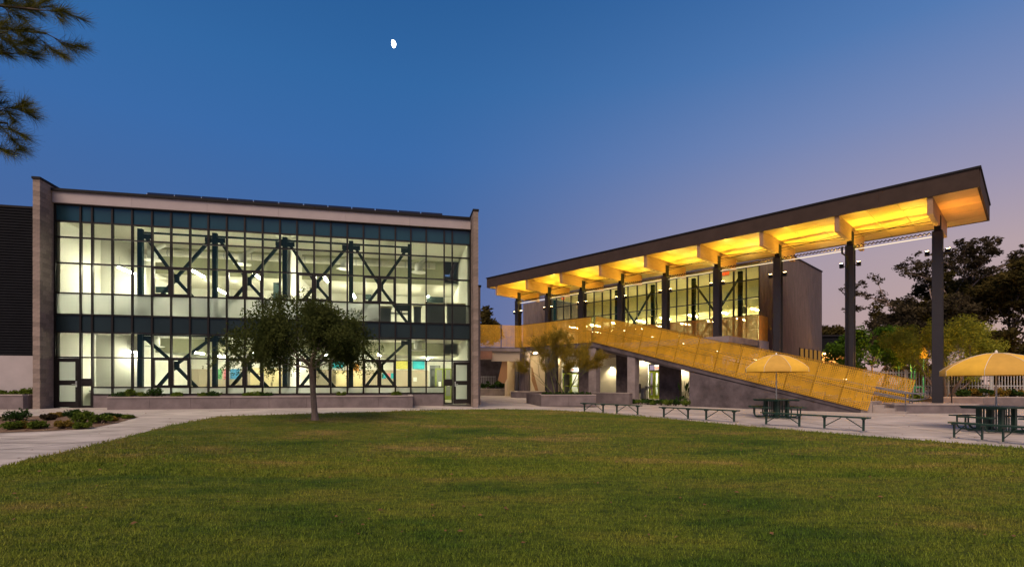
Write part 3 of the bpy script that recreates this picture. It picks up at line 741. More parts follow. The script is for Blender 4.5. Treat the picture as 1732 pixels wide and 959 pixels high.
def shrub(name, label, loc, rx, rz, leafm, count, size, seed, group=None, cat='shrub', spiky=False):
    rng = random.Random(seed); t = thing(name, label, cat, loc, rng.random()*6, group); mb = MB(); cs = []
    for k in range(16):
        a = rng.random()*6.28; rr_ = rx*rng.random()**.6*.8; z = rz*(.35+.6*rng.random()*(1-.5*rr_/rx))
        mb.tube([(0,0,-.05),(math.cos(a)*rr_*.5, math.sin(a)*rr_*.5, z*.6),(math.cos(a)*rr_, math.sin(a)*rr_, z)], [.014,.01,.005], 4, cap=False)
        cs.append((math.cos(a)*rr_, math.sin(a)*rr_, z))
    mb.build('stem', MT['barkd'], t)
    V = leaf_cloud(cs, [rx*.36*rng.uniform(.6,1.2) for _ in cs], count, size, 2.0, -.3, .8, seed)
    V[:,:,2] = np.maximum(V[:,:,2], .0)
    link('foliage', arr_mesh('foliage', V, 4, leafm), t); return t

# small plants in the long planter
plants = [(205,'leafy sprig at the left end'),(222,'leafy tuft near the left end'),(243,'small tuft'),(262,'taller sprig'),(300,'low tuft under the first braced bay'),(345,'low tuft under the second braced bay'),(362,'thin sprig under the second braced bay'),(418,'low tuft left of the tree trunk'),(433,'clump of creeping leaves left of the tree trunk'),(447,'small clump near the tree trunk'),(575,'low tuft right of the tree trunk'),(669,'pale sprig at the right end')]
for i, (px, nm) in enumerate(plants):
    w = -1.9; u = uL(px, w)-U0; p = Lw(u, w, zpt-.12)
    shrub('planter_plant', 'green plant growing in the long planter, %s' % nm, p, .28 + .12*(i % 3 == 0), .30 + .2*(i in (1, 3)), MT['shrub'] if i % 3 else MT['shrubd'], 420, .045, 100+i, 'plants in the long planter', 'plant')

# ------------------------------------------------------------------ RIGHT BUILDING frame
OX, OY = 20.98, 25.0; AR = math.atan2(-.718, .696); cx_, sx_ = .696/math.hypot(.696,.718), .718/math.hypot(.696,.718)
def RW(x, y, z=0): return Vector((OX + x*cx_ + y*sx_, OY - x*sx_ + y*cx_, z))
def xR(px, y=0):
    r = (px-CX)/F; x0 = OX + y*sx_; y0 = OY + y*cx_
    return (r*y0 - x0)/(cx_ + r*sx_)
def zR(py, px, y=0):
    p = RW(xR(px, y), y); return H + (HY-py)/F*p.y
BAY = 3.667
# canopy ----------------------------------------------------------------
CN = thing('canopy', 'long timber-beamed canopy on tall steel columns, its underside lit golden yellow', 'canopy', (OX, OY, 0), AR)
XR, XL = 1.66, -30.5; YF, YB = -2.74, 3.9; ZS, ZT = 10.02, 10.80
for k in range(9):
    a = XL + (XR-XL)*k/9; b = XL + (XR-XL)*(k+1)/9
    MB().box(a+.002, b-.002, YF-.03, YF+.05, ZS-.02, ZT).build('fascia_panel', MT['roofd'], CN)
MB().box(XR-.05, XR+.03, YF+.05, YB, ZS-.02, ZT).box(XL-.03, XL+.05, YF+.05, YB, ZS-.02, ZT).box(XL+.05, XR-.05, YB-.08, YB, ZS-.02, ZT).build('end_fascia', MT['roofd'], CN)
MB().box(XL-.07, XR+.07, YF-.07, YB+.05, ZT, ZT+.09).build('roof_edge', MT['dark'], CN)
MB().box(XL+.06, XR-.06, YF+.06, YB-.09, ZS+.05, ZT-.003).build('roof_deck', MT['roofd'], CN)
# soffit panels: split per bay and across
xb = [XL+.06] + [-BAY*8+k*BAY for k in range(9)] + [XR-.06]
ys = [YF+.06, -1.35, 0, 1.3, 2.6, YB-.09]
for i in range(len(xb)-1):
    n = 3 if xb[i+1]-xb[i] > 2.5 else 1
    for s in range(n):
        a = xb[i]+(xb[i+1]-xb[i])*s/n; b = xb[i]+(xb[i+1]-xb[i])*(s+1)/n
        for j in range(len(ys)-1):
            MB().box(a+.011, b-.011, ys[j]+.011, ys[j+1]-.011, ZS+random.uniform(0,.012), ZS+.045).build('soffit_panel', MT['soffit'], CN)
up_me = MB().box(-.09,.09,-.09,.09,0,.22).mesh('uplight', MT['dark'])
lens_me = MB().box(-.07,.07,-.07,.07,.222,.235).mesh('lamp_lens', MT['warmup'])
def spot(name, loc, target, energy, color, size, blend=.8, radius=.08, parent=None):
    d = bpy.data.lights.new(name, 'SPOT'); d.energy = energy; d.color = color; d.spot_size = R(size); d.spot_blend = blend; d.shadow_soft_size = radius
    o = bpy.data.objects.new(name, d); COL.objects.link(o); o.location = loc
    o.rotation_euler = (Vector(loc)-Vector(target)).to_track_quat('Z', 'Y').to_euler()
    if parent: o.parent = parent
    return o
AMB = (1, .70, .06)
for k in range(9):
    x = -BAY*k; zb = .56 if k == 0 else g(*RW(x,0)[:2])
    c = MB(); W = .20; D = .23
    c.box(x-W, x+W, -D, -D+.035, zb, 8.95).box(x-W, x+W, D-.035, D, zb, 8.95).box(x-.02, x+.02, -D+.035, D-.035, zb, 8.95)
    co = c.build('column', MT['col'], CN)
    MB().box(x-.2,x+.2,-D-.02,D+.02,8.951,9.0).build('cap_plate', MT['dark'], co)
    MB().box(x-.125, x-.105, -.2, .2, 9.0, 9.75).box(x+.105, x+.125, -.2, .2, 9.0, 9.75).build('beam_bracket', MT['dark'], co)
    MB().box(x-.1, x+.1, YF+.06, 2.75, 9.22, ZS-.005).build('beam', MT['wood'], CN)
    MB().box(x-.1, x+.1, -.22, .22, 9.0, 9.22).build('bearing_block', MT['dark'], CN)
    for s in (-1, 1):
        ux = x + s*.40
        f = link('uplight', up_me, CN, (ux, -.05, 7.85)); link('lamp_lens', lens_me, f)
        MB().box(min(x+s*W, ux-s*.09), max(x+s*W, ux-s*.09), -.03, .03, 7.9, 7.94).build('bracket_arm', MT['dark'], CN)
        spot('uplight_lamp', (ux, -.05, 8.42), (ux + s*1.2, -.05, 10), 85 if (k == 0 and s == 1) else 250, (1,.40,.05) if (k == 0 and s == 1) else AMB, 150, parent=CN)  # end column's outer uplight is added, for an orange glow under the canopy tip
    if k < 8:
        x2 = x-BAY
        MB().tube([(x-.11, .3, 9.62), (x2+.11, .3, 9.62)], .018, 6).build('tie_rod', MT['dark'], CN)
        MB().tube([(x-.11, -.3, 9.30), (x2+.11, .3, 9.85)], .012, 4).tube([(x-.11, .3, 9.85), (x2+.11, -.3, 9.30)], .012, 4).build('brace_rod', MT['dark'], CN)
        MB().box(x2+W+.01, x-W-.01, -.02, .02, 8.76, 8.79).build('led_strip', MT['linelight'], CN)
        # corrugated sun shade resting above the strip
        mb = MB(); n = 18; L = BAY-.5; zc = 8.90
        for q in range(n):
            a = x-.25-L*q/n; b = x-.25-L*(q+.5)/n; c_ = x-.25-L*(q+1)/n
            for (u0_, u1_, za, zb_) in ((a, b, zc, zc+.09), (b, c_, zc+.09, zc)):
                mb.add([(u0_,.03,za),(u1_,.03,zb_),(u1_,.13,zb_),(u0_,.13,za),(u0_,.03,za+.05),(u1_,.03,zb_+.05),(u1_,.13,zb_+.05),(u0_,.13,za+.05)],
                       [(0,1,2,3),(4,7,6,5),(0,4,5,1),(3,2,6,7),(1,5,6,2),(0,3,7,4)])
        mb.build('corrugated_shade', MT['roofd'], CN)
MB().tube([(-BAY-.31,-.32,8.95),(-BAY-.31,-.32,8.6),(-BAY-.05,-.34,8.35),(-BAY-.05,-.34,.6)], .05, 8).build('downpipe', MT['dark'], CN)

# building behind the canopy ---------------------------------------------
RB = thing('library_building', 'two-storey concrete building with a tall lit window wall under the yellow canopy', 'building', (OX, OY, 0), AR)
YG = 5.6; gx0 = xR(930, YG); gx1 = xR(1284.5, YG); bx = xR(1324, YG); ZB = zR(433, 1353.4, YG+2.2)
GZ = [4.5, 5.5, 6.45, 7.72, 9.03, 9.98]
MB().box(gx1+.02, bx, YG-.05, YG+9.3, 0, ZB).build('concrete_tower', MT['concb'], RB)
# board ribs (front and right side)
mb = MB(); x = gx1+.08
while x < bx-.1:
    mb.box(x, x+.07, YG-.085, YG-.05, 0, ZB-.02); x += .19
mb.build('board_rib', MT['concb'], RB, kind='stuff')
mb = MB(); y = YG+.05
while y < YG+9.2:
    mb.box(bx, bx+.02, y, y+.09, 0, ZB-.02); y += .21
mb.build('board_rib', MT['concb'], RB, kind='stuff')
MB().box(gx1, bx+.05, YG-.1, YG+9.35, ZB, ZB+.08).build('coping', MT['dark'], RB)
for k in range(5):
    a = YG+3.6+k*1.1; MB().box(bx+.021, bx+.07, a-.1, a-.02, 3.25, 4.2).box(bx+.021, bx+.07, a+.34, a+.38, 3.25, 4.2).build('side_window_frame', MT['frame'], RB) if 0 else None; MB().box(bx+.021, bx+.07, a-.12, a-.02, 3.25, 4.2).build('side_window_frame', MT['frame'], RB); MB().box(bx+.02, bx+.05, a, a+.75, 3.3, 4.15).build('side_window', emit('lit_window_warm', (1,.48,.10), .14) if k == 0 else bpy.data.materials['lit_window_warm'], RB)
lx0 = xR(903, YG)
MB().box(lx0-1.5, gx0-.02, YG-.05, YG+7, 0, 9.9).build('concrete_tower', MT['concb'], RB)
# window wall
ww = link('window_wall', None, RB); n = round((gx1-gx0)/(BAY/4)); st = (gx1-gx0)/n
for k in range(n+1):
    x = gx0+st*k; big = (k % 4 == 0)
    link('mullion', shared(('rm', big), lambda: MB().box(-.05 if big else -.03, .05 if big else .03, -.08, .05, 4.5, 9.98).mesh('mullion', MT['frame'])), ww, (x, YG, 0))
for z in GZ: MB().box(gx0, gx1, YG-.072, YG+.042, z-.035, z+.035).build('transom', MT['frame'], ww)
for k in range(n):
    for j in range(len(GZ)-1):
        MB().box(gx0+st*k+.035, gx0+st*(k+1)-.035, YG-.006, YG+.006, GZ[j]+.03, GZ[j+1]-.03).build('pane', MT['clear2'] , ww)
# big steel columns and braces behind glass
bf = link('brace_frame', None, RB)
for k in range(0, n, 4):
    x = gx0+st*k+.25
    MB().box(x-.14, x+.14, YG+.45, YG+.7, 4.5, 9.9).build('column', MT['steel'], bf)
    if k in (8, 16) and k+4 < n:
        xa = x+.1; xc = x+st*4-.1; xm = (xa+xc)/2
        for q in (xa, xc):
            MB().bar((q, YG+.58, 9.4), (xm, YG+.58, 6.9), .13, .13).build('brace', MT['steel'], bf)
            MB().bar((q, YG+.58, 4.6), (xm, YG+.58, 6.9), .13, .13).build('brace', MT['steel'], bf)
MB().box(gx0, gx1, YG+.1, YG+8, 4.1, 4.5).build('floor_slab', MT['floor'], RB)
MB().box(gx0, gx1, YG+.06, YG+8, 9.98, 10.15).build('ceiling', MT['ceil'], RB)
MB().box(gx0, gx1, YG+8, YG+8.2, 4.5, 9.98).build('back_wall', MT['wall'], RB)
MB().box(gx0, gx1, YG+4.5, YG+4.62, 7.7, 9.98).build('bulkhead', MT['olive'], RB)
MB().box(gx0, gx1, YG+4.62, YG+8, 7.7, 7.78).build('ceiling', MT['ceil'], RB)
MB().box(gx0-.02, gx1+.02, YG-.1, YG+8.4, 10.15, 10.35).build('roof', MT['roofd'], RB)
for i in range(8):
    x = gx0+1.2+(gx1-gx0-2.4)*i/7
    for jj, (yy, zz) in enumerate(((YG+1.7, 7.2), (YG+5.3, 7.0))):
        t = thing('linear_light', 'linear light behind the upper window wall, %s from the left, %s row' % (['first','second','third','fourth','fifth','sixth','seventh','eighth'][i], ['front','rear'][jj]), 'ceiling light', RW(x, yy, zz), AR, 'linear lights in the canopy building')
        MB().box(-.05,.05,0,1.6,-.03,.03).build('lamp_tube', MT['tube'], t); MB().box(-.07,.07,0,1.6,.031,.06).build('housing', MT['white'], t)
# clock and exit signs
def text_mesh(s, size, m, name='lettering', parent=None, loc=(0,0,0), rot=(R(90),0,0), depth=.004):
    cu = bpy.data.curves.new(name, 'FONT'); cu.body = s; cu.size = size; cu.extrude = depth; cu.align_x = 'CENTER'; cu.align_y = 'CENTER'
    o = bpy.data.objects.new(name, cu); COL.objects.link(o); dg = bpy.context.evaluated_depsgraph_get()
    me = bpy.data.meshes.new_from_object(o.evaluated_get(dg)); bpy.data.objects.remove(o)
    me.materials.clear(); me.materials.append(m); q = link(name, me, parent, loc); q.rotation_euler = rot; return q
ck = thing('wall_clock', 'round white wall clock behind the right end of the upper window wall', 'clock', RW(xR(1259, YG+.9), YG+.9, zR(525,1259,YG+.9)), AR)
MB().tube([(0,0,0),(0,.05,0)], .2, 18).build('face', MT['white'], ck)
MB().tube([(0,.01,0),(0,.045,0)], .23, 18).build('rim', MT['black'], ck)
MB().bar((0,-.012,0),(0,-.012,.14),.015,.01).bar((0,-.012,0),(.09,-.012,-.03),.015,.01).build('hand', MT['black'], ck)
def exit_sign(loc, rot, label, m=MT['redsign'], s=1):
    t = thing('exit_sign', label, 'exit sign', loc, rot)
    MB().box(-.2*s,.2*s,0,.05,-.11*s,.11*s).build('housing', MT['white'], t)
    text_mesh('EXIT', .2*s, m, 'lettering', t, (0,-.012,0))
exit_sign(RW(xR(1228,YG+.3), YG+.3, zR(463,1228,YG+.3)), AR, 'red lettered exit sign near the top of the upper window wall', MT['redsign'], 1.3)
exit_sign(RW(xR(953,YG+.3), YG+.3, zR(505,953,YG+.3)), AR, 'red lettered exit sign at the left end of the upper window wall')
# balcony --------------------------------------------------------------
BL = thing('balcony', 'long balcony with amber perforated guard panels in front of the upper window wall', 'balcony', (OX, OY, 0), AR)
bx0 = xR(985, 3.9); bx1 = xR(1283.5, 3.9); bz0 = zR(575, 1283, 3.9); bz1 = zR(533, 1283, 3.9)
MB().box(-28.5, bx1, -1.0, YG-.1, bz0-.42, bz0-.03).build('deck', MT['conc'], BL)
MB().box(bx0, bx1+.02, 3.86, 3.95, bz0-.75, bz0-.02).build('edge_beam', MT['plaster'], BL)
MB().box(bx1-.02, bx1+.1, 3.86, YG-.1, bz0-.75, bz0-.02).build('edge_beam', MT['plaster'], BL)
n = 14
for k in range(n):
    a = bx0+(bx1-bx0)*k/n; b = bx0+(bx1-bx0)*(k+1)/n
    MB().box(a+.008, b-.008, 3.80, 3.82, bz0, bz1).build('guard_panel', MT['gold2'], BL)
    MB().box(a-.025, a+.025, 3.83, 3.88, bz0-.03, bz1-.02).build('post', MT['goldf'], BL)
MB().box(bx0, bx1, 3.78, 3.9, bz1, bz1+.04).build('rail', MT['goldf'], BL)
MB().box(bx1+.02, bx1+.04, 3.85, YG-.15, bz0, bz1).build('guard_panel', MT['gold2'], BL)

# ground floor under the building ------------------------------------------
LOW = thing('ground_floor_wall', 'pale lit ground-floor walls with lime doors behind the stair piers', 'wall', (OX, OY, 0), AR)
YW = 4.0
def seg(px0, px1, y, z0, z1, name, m, th=.2):
    a = xR(px0, y); b = xR(px1, y); MB().box(a, b, y, y+th, z0, z1).build(name, m, LOW)
seg(905, 950, YW, .1, 4.0, 'wall_panel', MT['beige']); seg(980, 1096, YW, .1, 2.2, 'wall_panel', MT['wall'])
seg(980, 1096, YW+.004, 2.21, 4.0, 'wall_panel', MT['wall']); seg(1116, 1200, YW, .1, 4.0, 'wall_panel', MT['wall'])
seg(905, 1200, YW-.3, 4.0, 4.6, 'bulkhead', MT['beige'], .5)
for (pa_, pb_, lab) in ((951, 979, 'door'), (1097, 1115, 'door')):
    a = xR(pa_, YW); b = xR(pb_, YW); zt_ = 3.1
    MB().box(a, b, YW+.03, YW+.13, zt_, 4.0).build('head_panel', MT['wall'], LOW)
    d = link('door', None, LOW); W = (b-a)
    for q in range(2):
        u0 = a+W*q/2; u1 = a+W*(q+1)/2
        mm = MB(); mm.box(u0+.02,u0+.12,YW+.03,YW+.1,.3,2.5).box(u1-.12,u1-.02,YW+.03,YW+.1,.3,2.5).box(u0+.12,u1-.12,YW+.03,YW+.1,2.38,2.5).box(u0+.12,u1-.12,YW+.03,YW+.1,.3,.6).box(u0+.12,u1-.12,YW+.03,YW+.1,1.25,1.35)
        mm.build('door_frame', MT['lime'], d); MB().box(u0+.12,u1-.12,YW+.06,YW+.07,.6,2.38).build('door_glass', MT['clear'], d)
        MB().box(u1-.2,u1-.16,YW,YW+.03,1.1,1.5).build('handle', MT['dark'], d)
    mm = MB(); mm.box(a,b,YW+.03,YW+.1,2.5,2.6).box(a,b,YW+.03,YW+.1,3.0,3.1).box(a,a+.06,YW+.03,YW+.1,2.6,3.0).box(b-.06,b,YW+.03,YW+.1,2.6,3.0); mm.build('transom_frame', MT['dark'], d)
    MB().box(a-.5, b+2, YW+1.8, YW+1.9, .1, 4.0).build('room_wall', MT['wall'], LOW)
    exit_sign(RW((a+b)/2, YW+.5, 2.78), AR, 'red lettered exit sign above the %s lime doors' % ('left' if pa_ == 951 else 'right'))
    for q in range(1):
        p = RW((a+b)/2, YW+1.0, 3.6); t = thing('downlight', 'square ceiling light inside the %s lime doors' % ('left' if pa_ == 951 else 'right'), 'ceiling light', p, AR)
        MB().box(-.3,.3,-.3,.3,0,.04).build('lens', MT['tube'], t); MB().box(-.33,.33,-.33,.33,.041,.07).build('housing', MT['white'], t)
MB().box(xR(905,YW), xR(1200,YW)+.2, YW+.3, YW+8, 4.05, 4.1).build('ceiling', MT['wall'], LOW)
# wall lamps with their light
def wall_lamp(px, py, y, label, energy=70):
    x = xR(px, y); z = zR(py, px, y); p = RW(x, y, z); t = thing('wall_lamp', label, 'wall lamp', p, AR)
    MB().box(-.08,.08,-.22,0,0,.12).build('housing', MT['dark'], t); MB().box(-.06,.06,-.2,-.04,-.012,-.002).build('lens', MT['walllamp'], t)
    l = spot('wall_lamp_light', (0,-.35,-.05), (0,-.1,-1.0), energy, (1,.78,.42), 150, parent=t)
wall_lamp(1036, 621, YW, 'small dark lamp on the pale wall between the first two stair piers', 70)
wall_lamp(1088, 606, YW, 'added lamp high on the pale wall left of the right lime door', 50)  # this lamp and the next two are added to brighten the ground-floor walls
wall_lamp(1157, 622, YW, 'added lamp on the pale wall behind the broad-leaved plant', 55)
wall_lamp(944, 606, YW, 'added lamp on the wall left of the left lime door', 35)

# stair ---------------------------------------------------------------
ST = thing('grand_stair', 'long straight stair with gold perforated side screens rising to the upper floor', 'stair', (OX, OY, 0), AR)
YS = -3.67; YR_ = -.95
xb_ = xR(1000, YS); xe = -2.16; zb_b = 4.47; zb_e = .22
slope = (zb_b-zb_e)/(xb_-xe)  # negative along +x
sl = math.atan(-slope); Ls = math.hypot(xe-xb_, zb_b-zb_e); PH = 1.78
def screen(y, x_start, x_end, z_start, z_end, name, m, flip=1, npan=26):
    s = link(name, None, ST); L = math.hypot(x_end-x_start, z_end-z_start)
    s.location = (x_start, y, z_start); s.rotation_euler = (0, math.atan2(z_start-z_end, x_end-x_start), 0)
    pl = L/npan; lo = PH*.47
    lm = shared(('sp', round(pl,3), m.name), lambda: MB().box(.006, pl-.006, -.01, .01, 0, lo-.005).mesh('panel', m))
    hm = shared(('sph', round(pl,3), m.name), lambda: MB().box(.006, 2*pl-.006, -.01, .01, lo+.005, PH).mesh('panel', m))
    pm = shared(('spp',), lambda: MB().box(-.03,.03,.03,.09,-.05,PH-.02).mesh('post', MT['goldf']))
    for k in range(npan):
        link('panel', lm, s, (k*pl, -.012 + random.uniform(-.004,.004), 0))
        if k % 2 == 0 and k+2 <= npan: link('panel', hm, s, (k*pl, -.012+random.uniform(-.004,.004), 0))
        if k % 2 == 0: link('post', pm, s, (k*pl, 0, 0))
    MB().box(0, L, .03, .08, PH-.02, PH+.02).box(0, L, .03, .08, lo-.02, lo+.02).build('rail', MT['goldf'], s)
    return s
screen(YS, xb_, xe, zb_b, zb_e, 'front_screen', MT['perf'])
screen(YR_, xb_+1.5, xe+1.0, zb_b+slope*1.5, zb_e+slope*1.0-.0, 'rear_screen', MT['perf'])
# stringer + solid wall + piers under
def under(x, off=0): return zb_b + slope*(x-xb_) + off
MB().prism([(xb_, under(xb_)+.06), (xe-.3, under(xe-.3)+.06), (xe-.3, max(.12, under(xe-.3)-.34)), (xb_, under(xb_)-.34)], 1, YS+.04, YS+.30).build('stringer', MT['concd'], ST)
xs_ = xR(1166, YS+.1)
zg = .05
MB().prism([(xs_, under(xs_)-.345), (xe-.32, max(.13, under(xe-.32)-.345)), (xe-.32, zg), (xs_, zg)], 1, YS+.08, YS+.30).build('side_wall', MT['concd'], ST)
# treads
nst = 27; mb = MB()
for k in range(nst):
    x1 = xe - (xe-xb_)*k/nst; x0 = xe - (xe-xb_)*(k+1)/nst; z = .3 + (zb_b-.0-.3)*(k+1)/nst
    MB().box(x0, x1, YS+.32, YR_-.1, z-.16, z-.004).build('step', MT['conc'], ST)
MB().prism([(xb_, 4.2), (xe, .15), (xe, .05), (xb_, 3.9)], 1, YS+.33, YR_-.12).build('waist_slab', MT['conc'], ST)
# lower steps in front of the foot
for k in range(3):
    a = xe + .15 + k*.42; MB().box(a, a+.42, YS+.25, YS+2.3, 0, .50-.14*k).build('step', MT['cap'], ST)
MB().box(xe-.3, xe+.14, YS+.06, YS+2.3, 0, .64).build('bottom_landing', MT['cap'], ST)
# handrails
def rails(y, s0):
    mb = MB()
    for hh in (.9,.6):
        mb.tube([(xe-3.0, y, .35+hh-slope*3.0*.95), (xe-.3, y, .62+hh-.12), (xe+1.35, y, .15+hh), (xe+1.75, y, .15+hh)], .024, 6)
    mb.tube([(xe+1.75, y, 1.05), (xe+1.9, y, 1.0), (xe+1.9, y, .80), (xe+1.75, y, .75)], .024, 6)
    mb.tube([(xe+1.35, y, .12), (xe+1.35, y, 1.05)], .024, 6).tube([(xe-.3, y, .5), (xe-.3, y, 1.4)], .024, 6)
    mb.build('handrail', MT['rail'], ST)
rails(YS+.45, 0); rails(YS+1.5, 0); rails(YR_-.35, 0)
for k in range(1):
    mb = MB(); mb.tube([(xb_+.5, YS+.35, under(xb_+.5)+1.2), (xe-3.1, YS+.35, under(xe-3.1)+1.15)], .024, 6)
    mb.tube([(xb_+.5, YR_-.3, under(xb_+.5)+1.2), (xe-3.1, YR_-.3, under(xe-3.1)+1.15)], .024, 6); mb.build('handrail', MT['rail'], ST)
def pier(px0, px1, y, th, m=MT['conc'], z1=None):
    a = xR(px0, y); b = xR(px1, y); xm = (a+b)/2
    if y < -2: za, zb2 = under(a)-.35, under(b)-.35
    else: za = zb2 = 4.0
    MB().prism([(a, .05), (b, .05), (b, zb2), (a, za)], 1, y, y+th).build('pier', m, ST)
pier(995.5, 1008, YS+.12, .5); pier(1061, 1074, YS+.12, .5); 
# rear walls carrying the stair
def rwall(px0, px1, y, m): 
    a = xR(px0, y); b = xR(px1, y); z = lambda x: min(4.05, under(x)-.36)
    MB().prism([(a, .05), (b, .05), (b, z(b)), (a, z(a))], 1, y, y+.3).build('rear_pier', m, ST)
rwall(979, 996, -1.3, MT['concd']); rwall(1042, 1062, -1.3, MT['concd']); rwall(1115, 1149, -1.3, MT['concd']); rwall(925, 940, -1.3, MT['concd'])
# lamps along the stair (the glow inside the screens): small step lights with spots
for k in range(7):
    x = xb_ + 1 + (xe-xb_-2.5)*k/6; z = under(x)+.55
    MB().box(x-.06,x+.06, YR_-.16, YR_-.12, z+.55, z+.60).build('step_light', MT['steplens'], ST)
    spot('step_light_lamp', (x, YR_-.2, z+.62), (x, YS, z-.1), 22, (1,.62,.18), 150, parent=ST)

# bridge (continues the screen to the glass building) ----------------------
BR = thing('footbridge', 'gold-screened upper footbridge joining the stair to the glass building', 'footbridge', (OX, OY, 0), AR)
xk = xR(880, YS); zp0, zp1 = 4.42, 6.17
nB = 10; pl = (xb_-xk)/nB; lo = (zp1-zp0)*.47
for k in range(nB):
    a = xk+pl*k
    MB().box(a+.006, a+pl-.006, YS-.02, YS, zp0, zp0+lo-.005).build('panel', MT['perf'], BR)
    MB().box(a+.006, a+pl-.006, YS-.02, YS, zp0+lo+.005, zp1).build('panel', MT['perf'], BR)
    if k % 2 == 0: MB().box(a-.03, a+.03, YS+.03, YS+.09, zp0-.05, zp1).build('post', MT['goldf'], BR)
MB().box(xk, xb_, YS+.02, YS+.08, zp1, zp1+.04).build('rail', MT['goldf'], BR)
MB().box(xk-1, xb_, YS+.05, 3.7, 4.1, 4.4).build('deck', MT['conc'], BR)
MB().box(xk, xb_+.1, YS+.03, YS+.3, 4.08, 4.41).build('edge_beam', MT['concd'], BR)
# leg that meets the glass building: runs parallel to its facade
ci = RW(xk, YS); cj = Vector((ci.x - 4.2*ca, ci.y - 4.2*sa, 0)); dirv = (cj-ci)/4.2
rot2 = AL; inv = (Matrix.Translation(Vector((OX,OY,0))) @ Matrix.Rotation(AR, 4, 'Z')).inverted()
LEG = link('bridge_leg', None, BR); LEG.matrix_parent_inverse = Matrix(); lp = inv @ Vector((cj.x, cj.y, 0)); LEG.location = lp; LEG.rotation_euler = (0, 0, AL-AR)
edges = [0, .55, 1.1, 1.65, 2.2, 2.6]; gap = 2.62
xsL = [0,.52,1.04,1.56,2.08,2.60]; xsR = [2.66,3.04,3.42,3.80,4.18]
for xs2 in (xsL, xsR):
    for a, b in zip(xs2[:-1], xs2[1:]):
        MB().box(a+.005, b-.005, -.02, 0, zp0, zp0+lo-.005).build('panel', MT['perf'], LEG)
        MB().box(a+.005, b-.005, -.02, 0, zp0+lo+.005, zp1).build('panel', MT['perf'], LEG)
MB().box(2.61, 2.65, -.05, .05, zp0-.05, zp1+.03).build('post', MT['black'], LEG)
MB().box(0, 4.2, .03, 2.8, 4.1, 4.4).build('deck', MT['conc'], LEG)
MB().box(-.5, 1.9, -.1, .2, 3.45, 4.08).build('drop_beam', mat('brown_render', (.36,.19,.12), .85), LEG)
MB().box(1.9, 4.2, .2, .4, 3.3, 4.08).build('drop_beam', MT['beige'], LEG)
# under-bridge: round column on circular seat, angled walls, far wall
cp = P(887, 43.0); gz = g(*cp)
t = thing('round_column', 'thick round concrete column under the footbridge', 'column', (*cp, gz)); MB().lathe([(.46,0),(.46,4.2-gz)], 28).build('shaft', MT['concb'], t, smooth=False)
t = thing('circular_seat', 'low round concrete seat wall around the foot of the round column', 'seat', (*P(893, 42.6), g(*P(893,42.6))))
MB().lathe([(1.45,0),(1.45,.48)], 32).build('seat_wall', MT['planter'], t); MB().lathe([(1.5,.481),(1.5,.54)], 32).build('seat_cap', MT['cap'], t)
def wallseg(name, label, pxa, pxb, Ya, Yb, z0, z1, m, th=.3, cat='wall'):
    a = Vector((*P(pxa, Ya), 0)); b = Vector((*P(pxb, Yb), 0)); L = (b-a).length; t = thing(name, label, cat, (a.x, a.y, 0), math.atan2(b.y-a.y, b.x-a.x))
    MB().box(0, L, 0, th, z0, z1).build('wall', m, t); return t
wallseg('brown_wall', 'brown concrete wall in the underpass left of the round column', 858, 880, 47, 48.5, .2, 4.1, MT['beige'])
wallseg('rear_brown_wall', 'brown concrete wall right of the round column', 897, 925, 47, 44.5, .2, 4.1, MT['beige'])
t = wallseg('underpass_wall', 'dark wall at the back of the underpass', 780, 858, 55, 55, .2, 4.3, MT['concd'])
t = thing('underpass_ceiling', 'pale ceiling slab over the underpass', 'ceiling', (0,0,0)); MB().box(*P(790,50)[:1], 2.5, 44.5, 56, 4.1, 4.35).build('slab', MT['beige'], t)
for (pa_, pb_, za, zb2, nm, Yq) in ((842, 858, .6, 3.9, 'left of the round column', 45.5), (899, 912, .6, 3.0, 'right of the round column', 43.8)):
    a = P(pa_, Yq)[0]; b = P(pb_, Yq)[0]; t = thing('slanted_panel', 'golden slanted stair panel seen in the underpass %s' % nm, 'panel', (a, Yq, 0))
    W = b-a
    MB().prism([(0, za+1.2), (W*.55, zb2), (W, zb2-.3), (W, za+1.4), (W*.7, za+.9)] if pa_ < 880 else [(0, zb2), (W*.12, zb2-.1), (W*1.1, za-.2), (W*.8, za-.2), (0, za+1.2)], 1, 0, .12).build('panel', MT['wood'], t)
ring_planter('passage_planter', 'low concrete planter with spiky plants at the end of the underpass', 0, 2.9, 0, 1.0, 0, .75, (P(811,48)[0], 48, .3), 0, seg=1)
for k in range(6):
    shrub('passage_plant', 'dark broad-leaved plant in the underpass planter, plant %s from the left' % ['first','second','third','fourth','fifth','sixth'][k], (P(811,48)[0]+.35+k*.45, 48.5, .95), .35, .6+.25*(k % 2), MT['shrubd'], 160, .12, 300+k, 'plants in the underpass planter', 'plant')
def point(name, loc, e, col, r=.1, parent=None):
    d = bpy.data.lights.new(name, 'POINT'); d.energy = e; d.color = col; d.shadow_soft_size = r
    o = bpy.data.objects.new(name, d); COL.objects.link(o); o.location = loc; o.parent = parent; return o
for (px, Y, nm) in ((835, 46.5, 'over the underpass, left'), (872, 45.5, 'over the underpass, middle'), (905, 42.5, 'under the bridge, right of the round column')):
    p = (*P(px, Y), 4.02); t = thing('soffit_light', 'round recessed light in the ceiling %s' % nm, 'ceiling light', p)
    MB().lathe([(.12,0),(.12,.05)], 12).build('lens', MT['walllamp'], t); point('soffit_lamp', (0,0,-.12), 60, (1,.75,.42), parent=t)

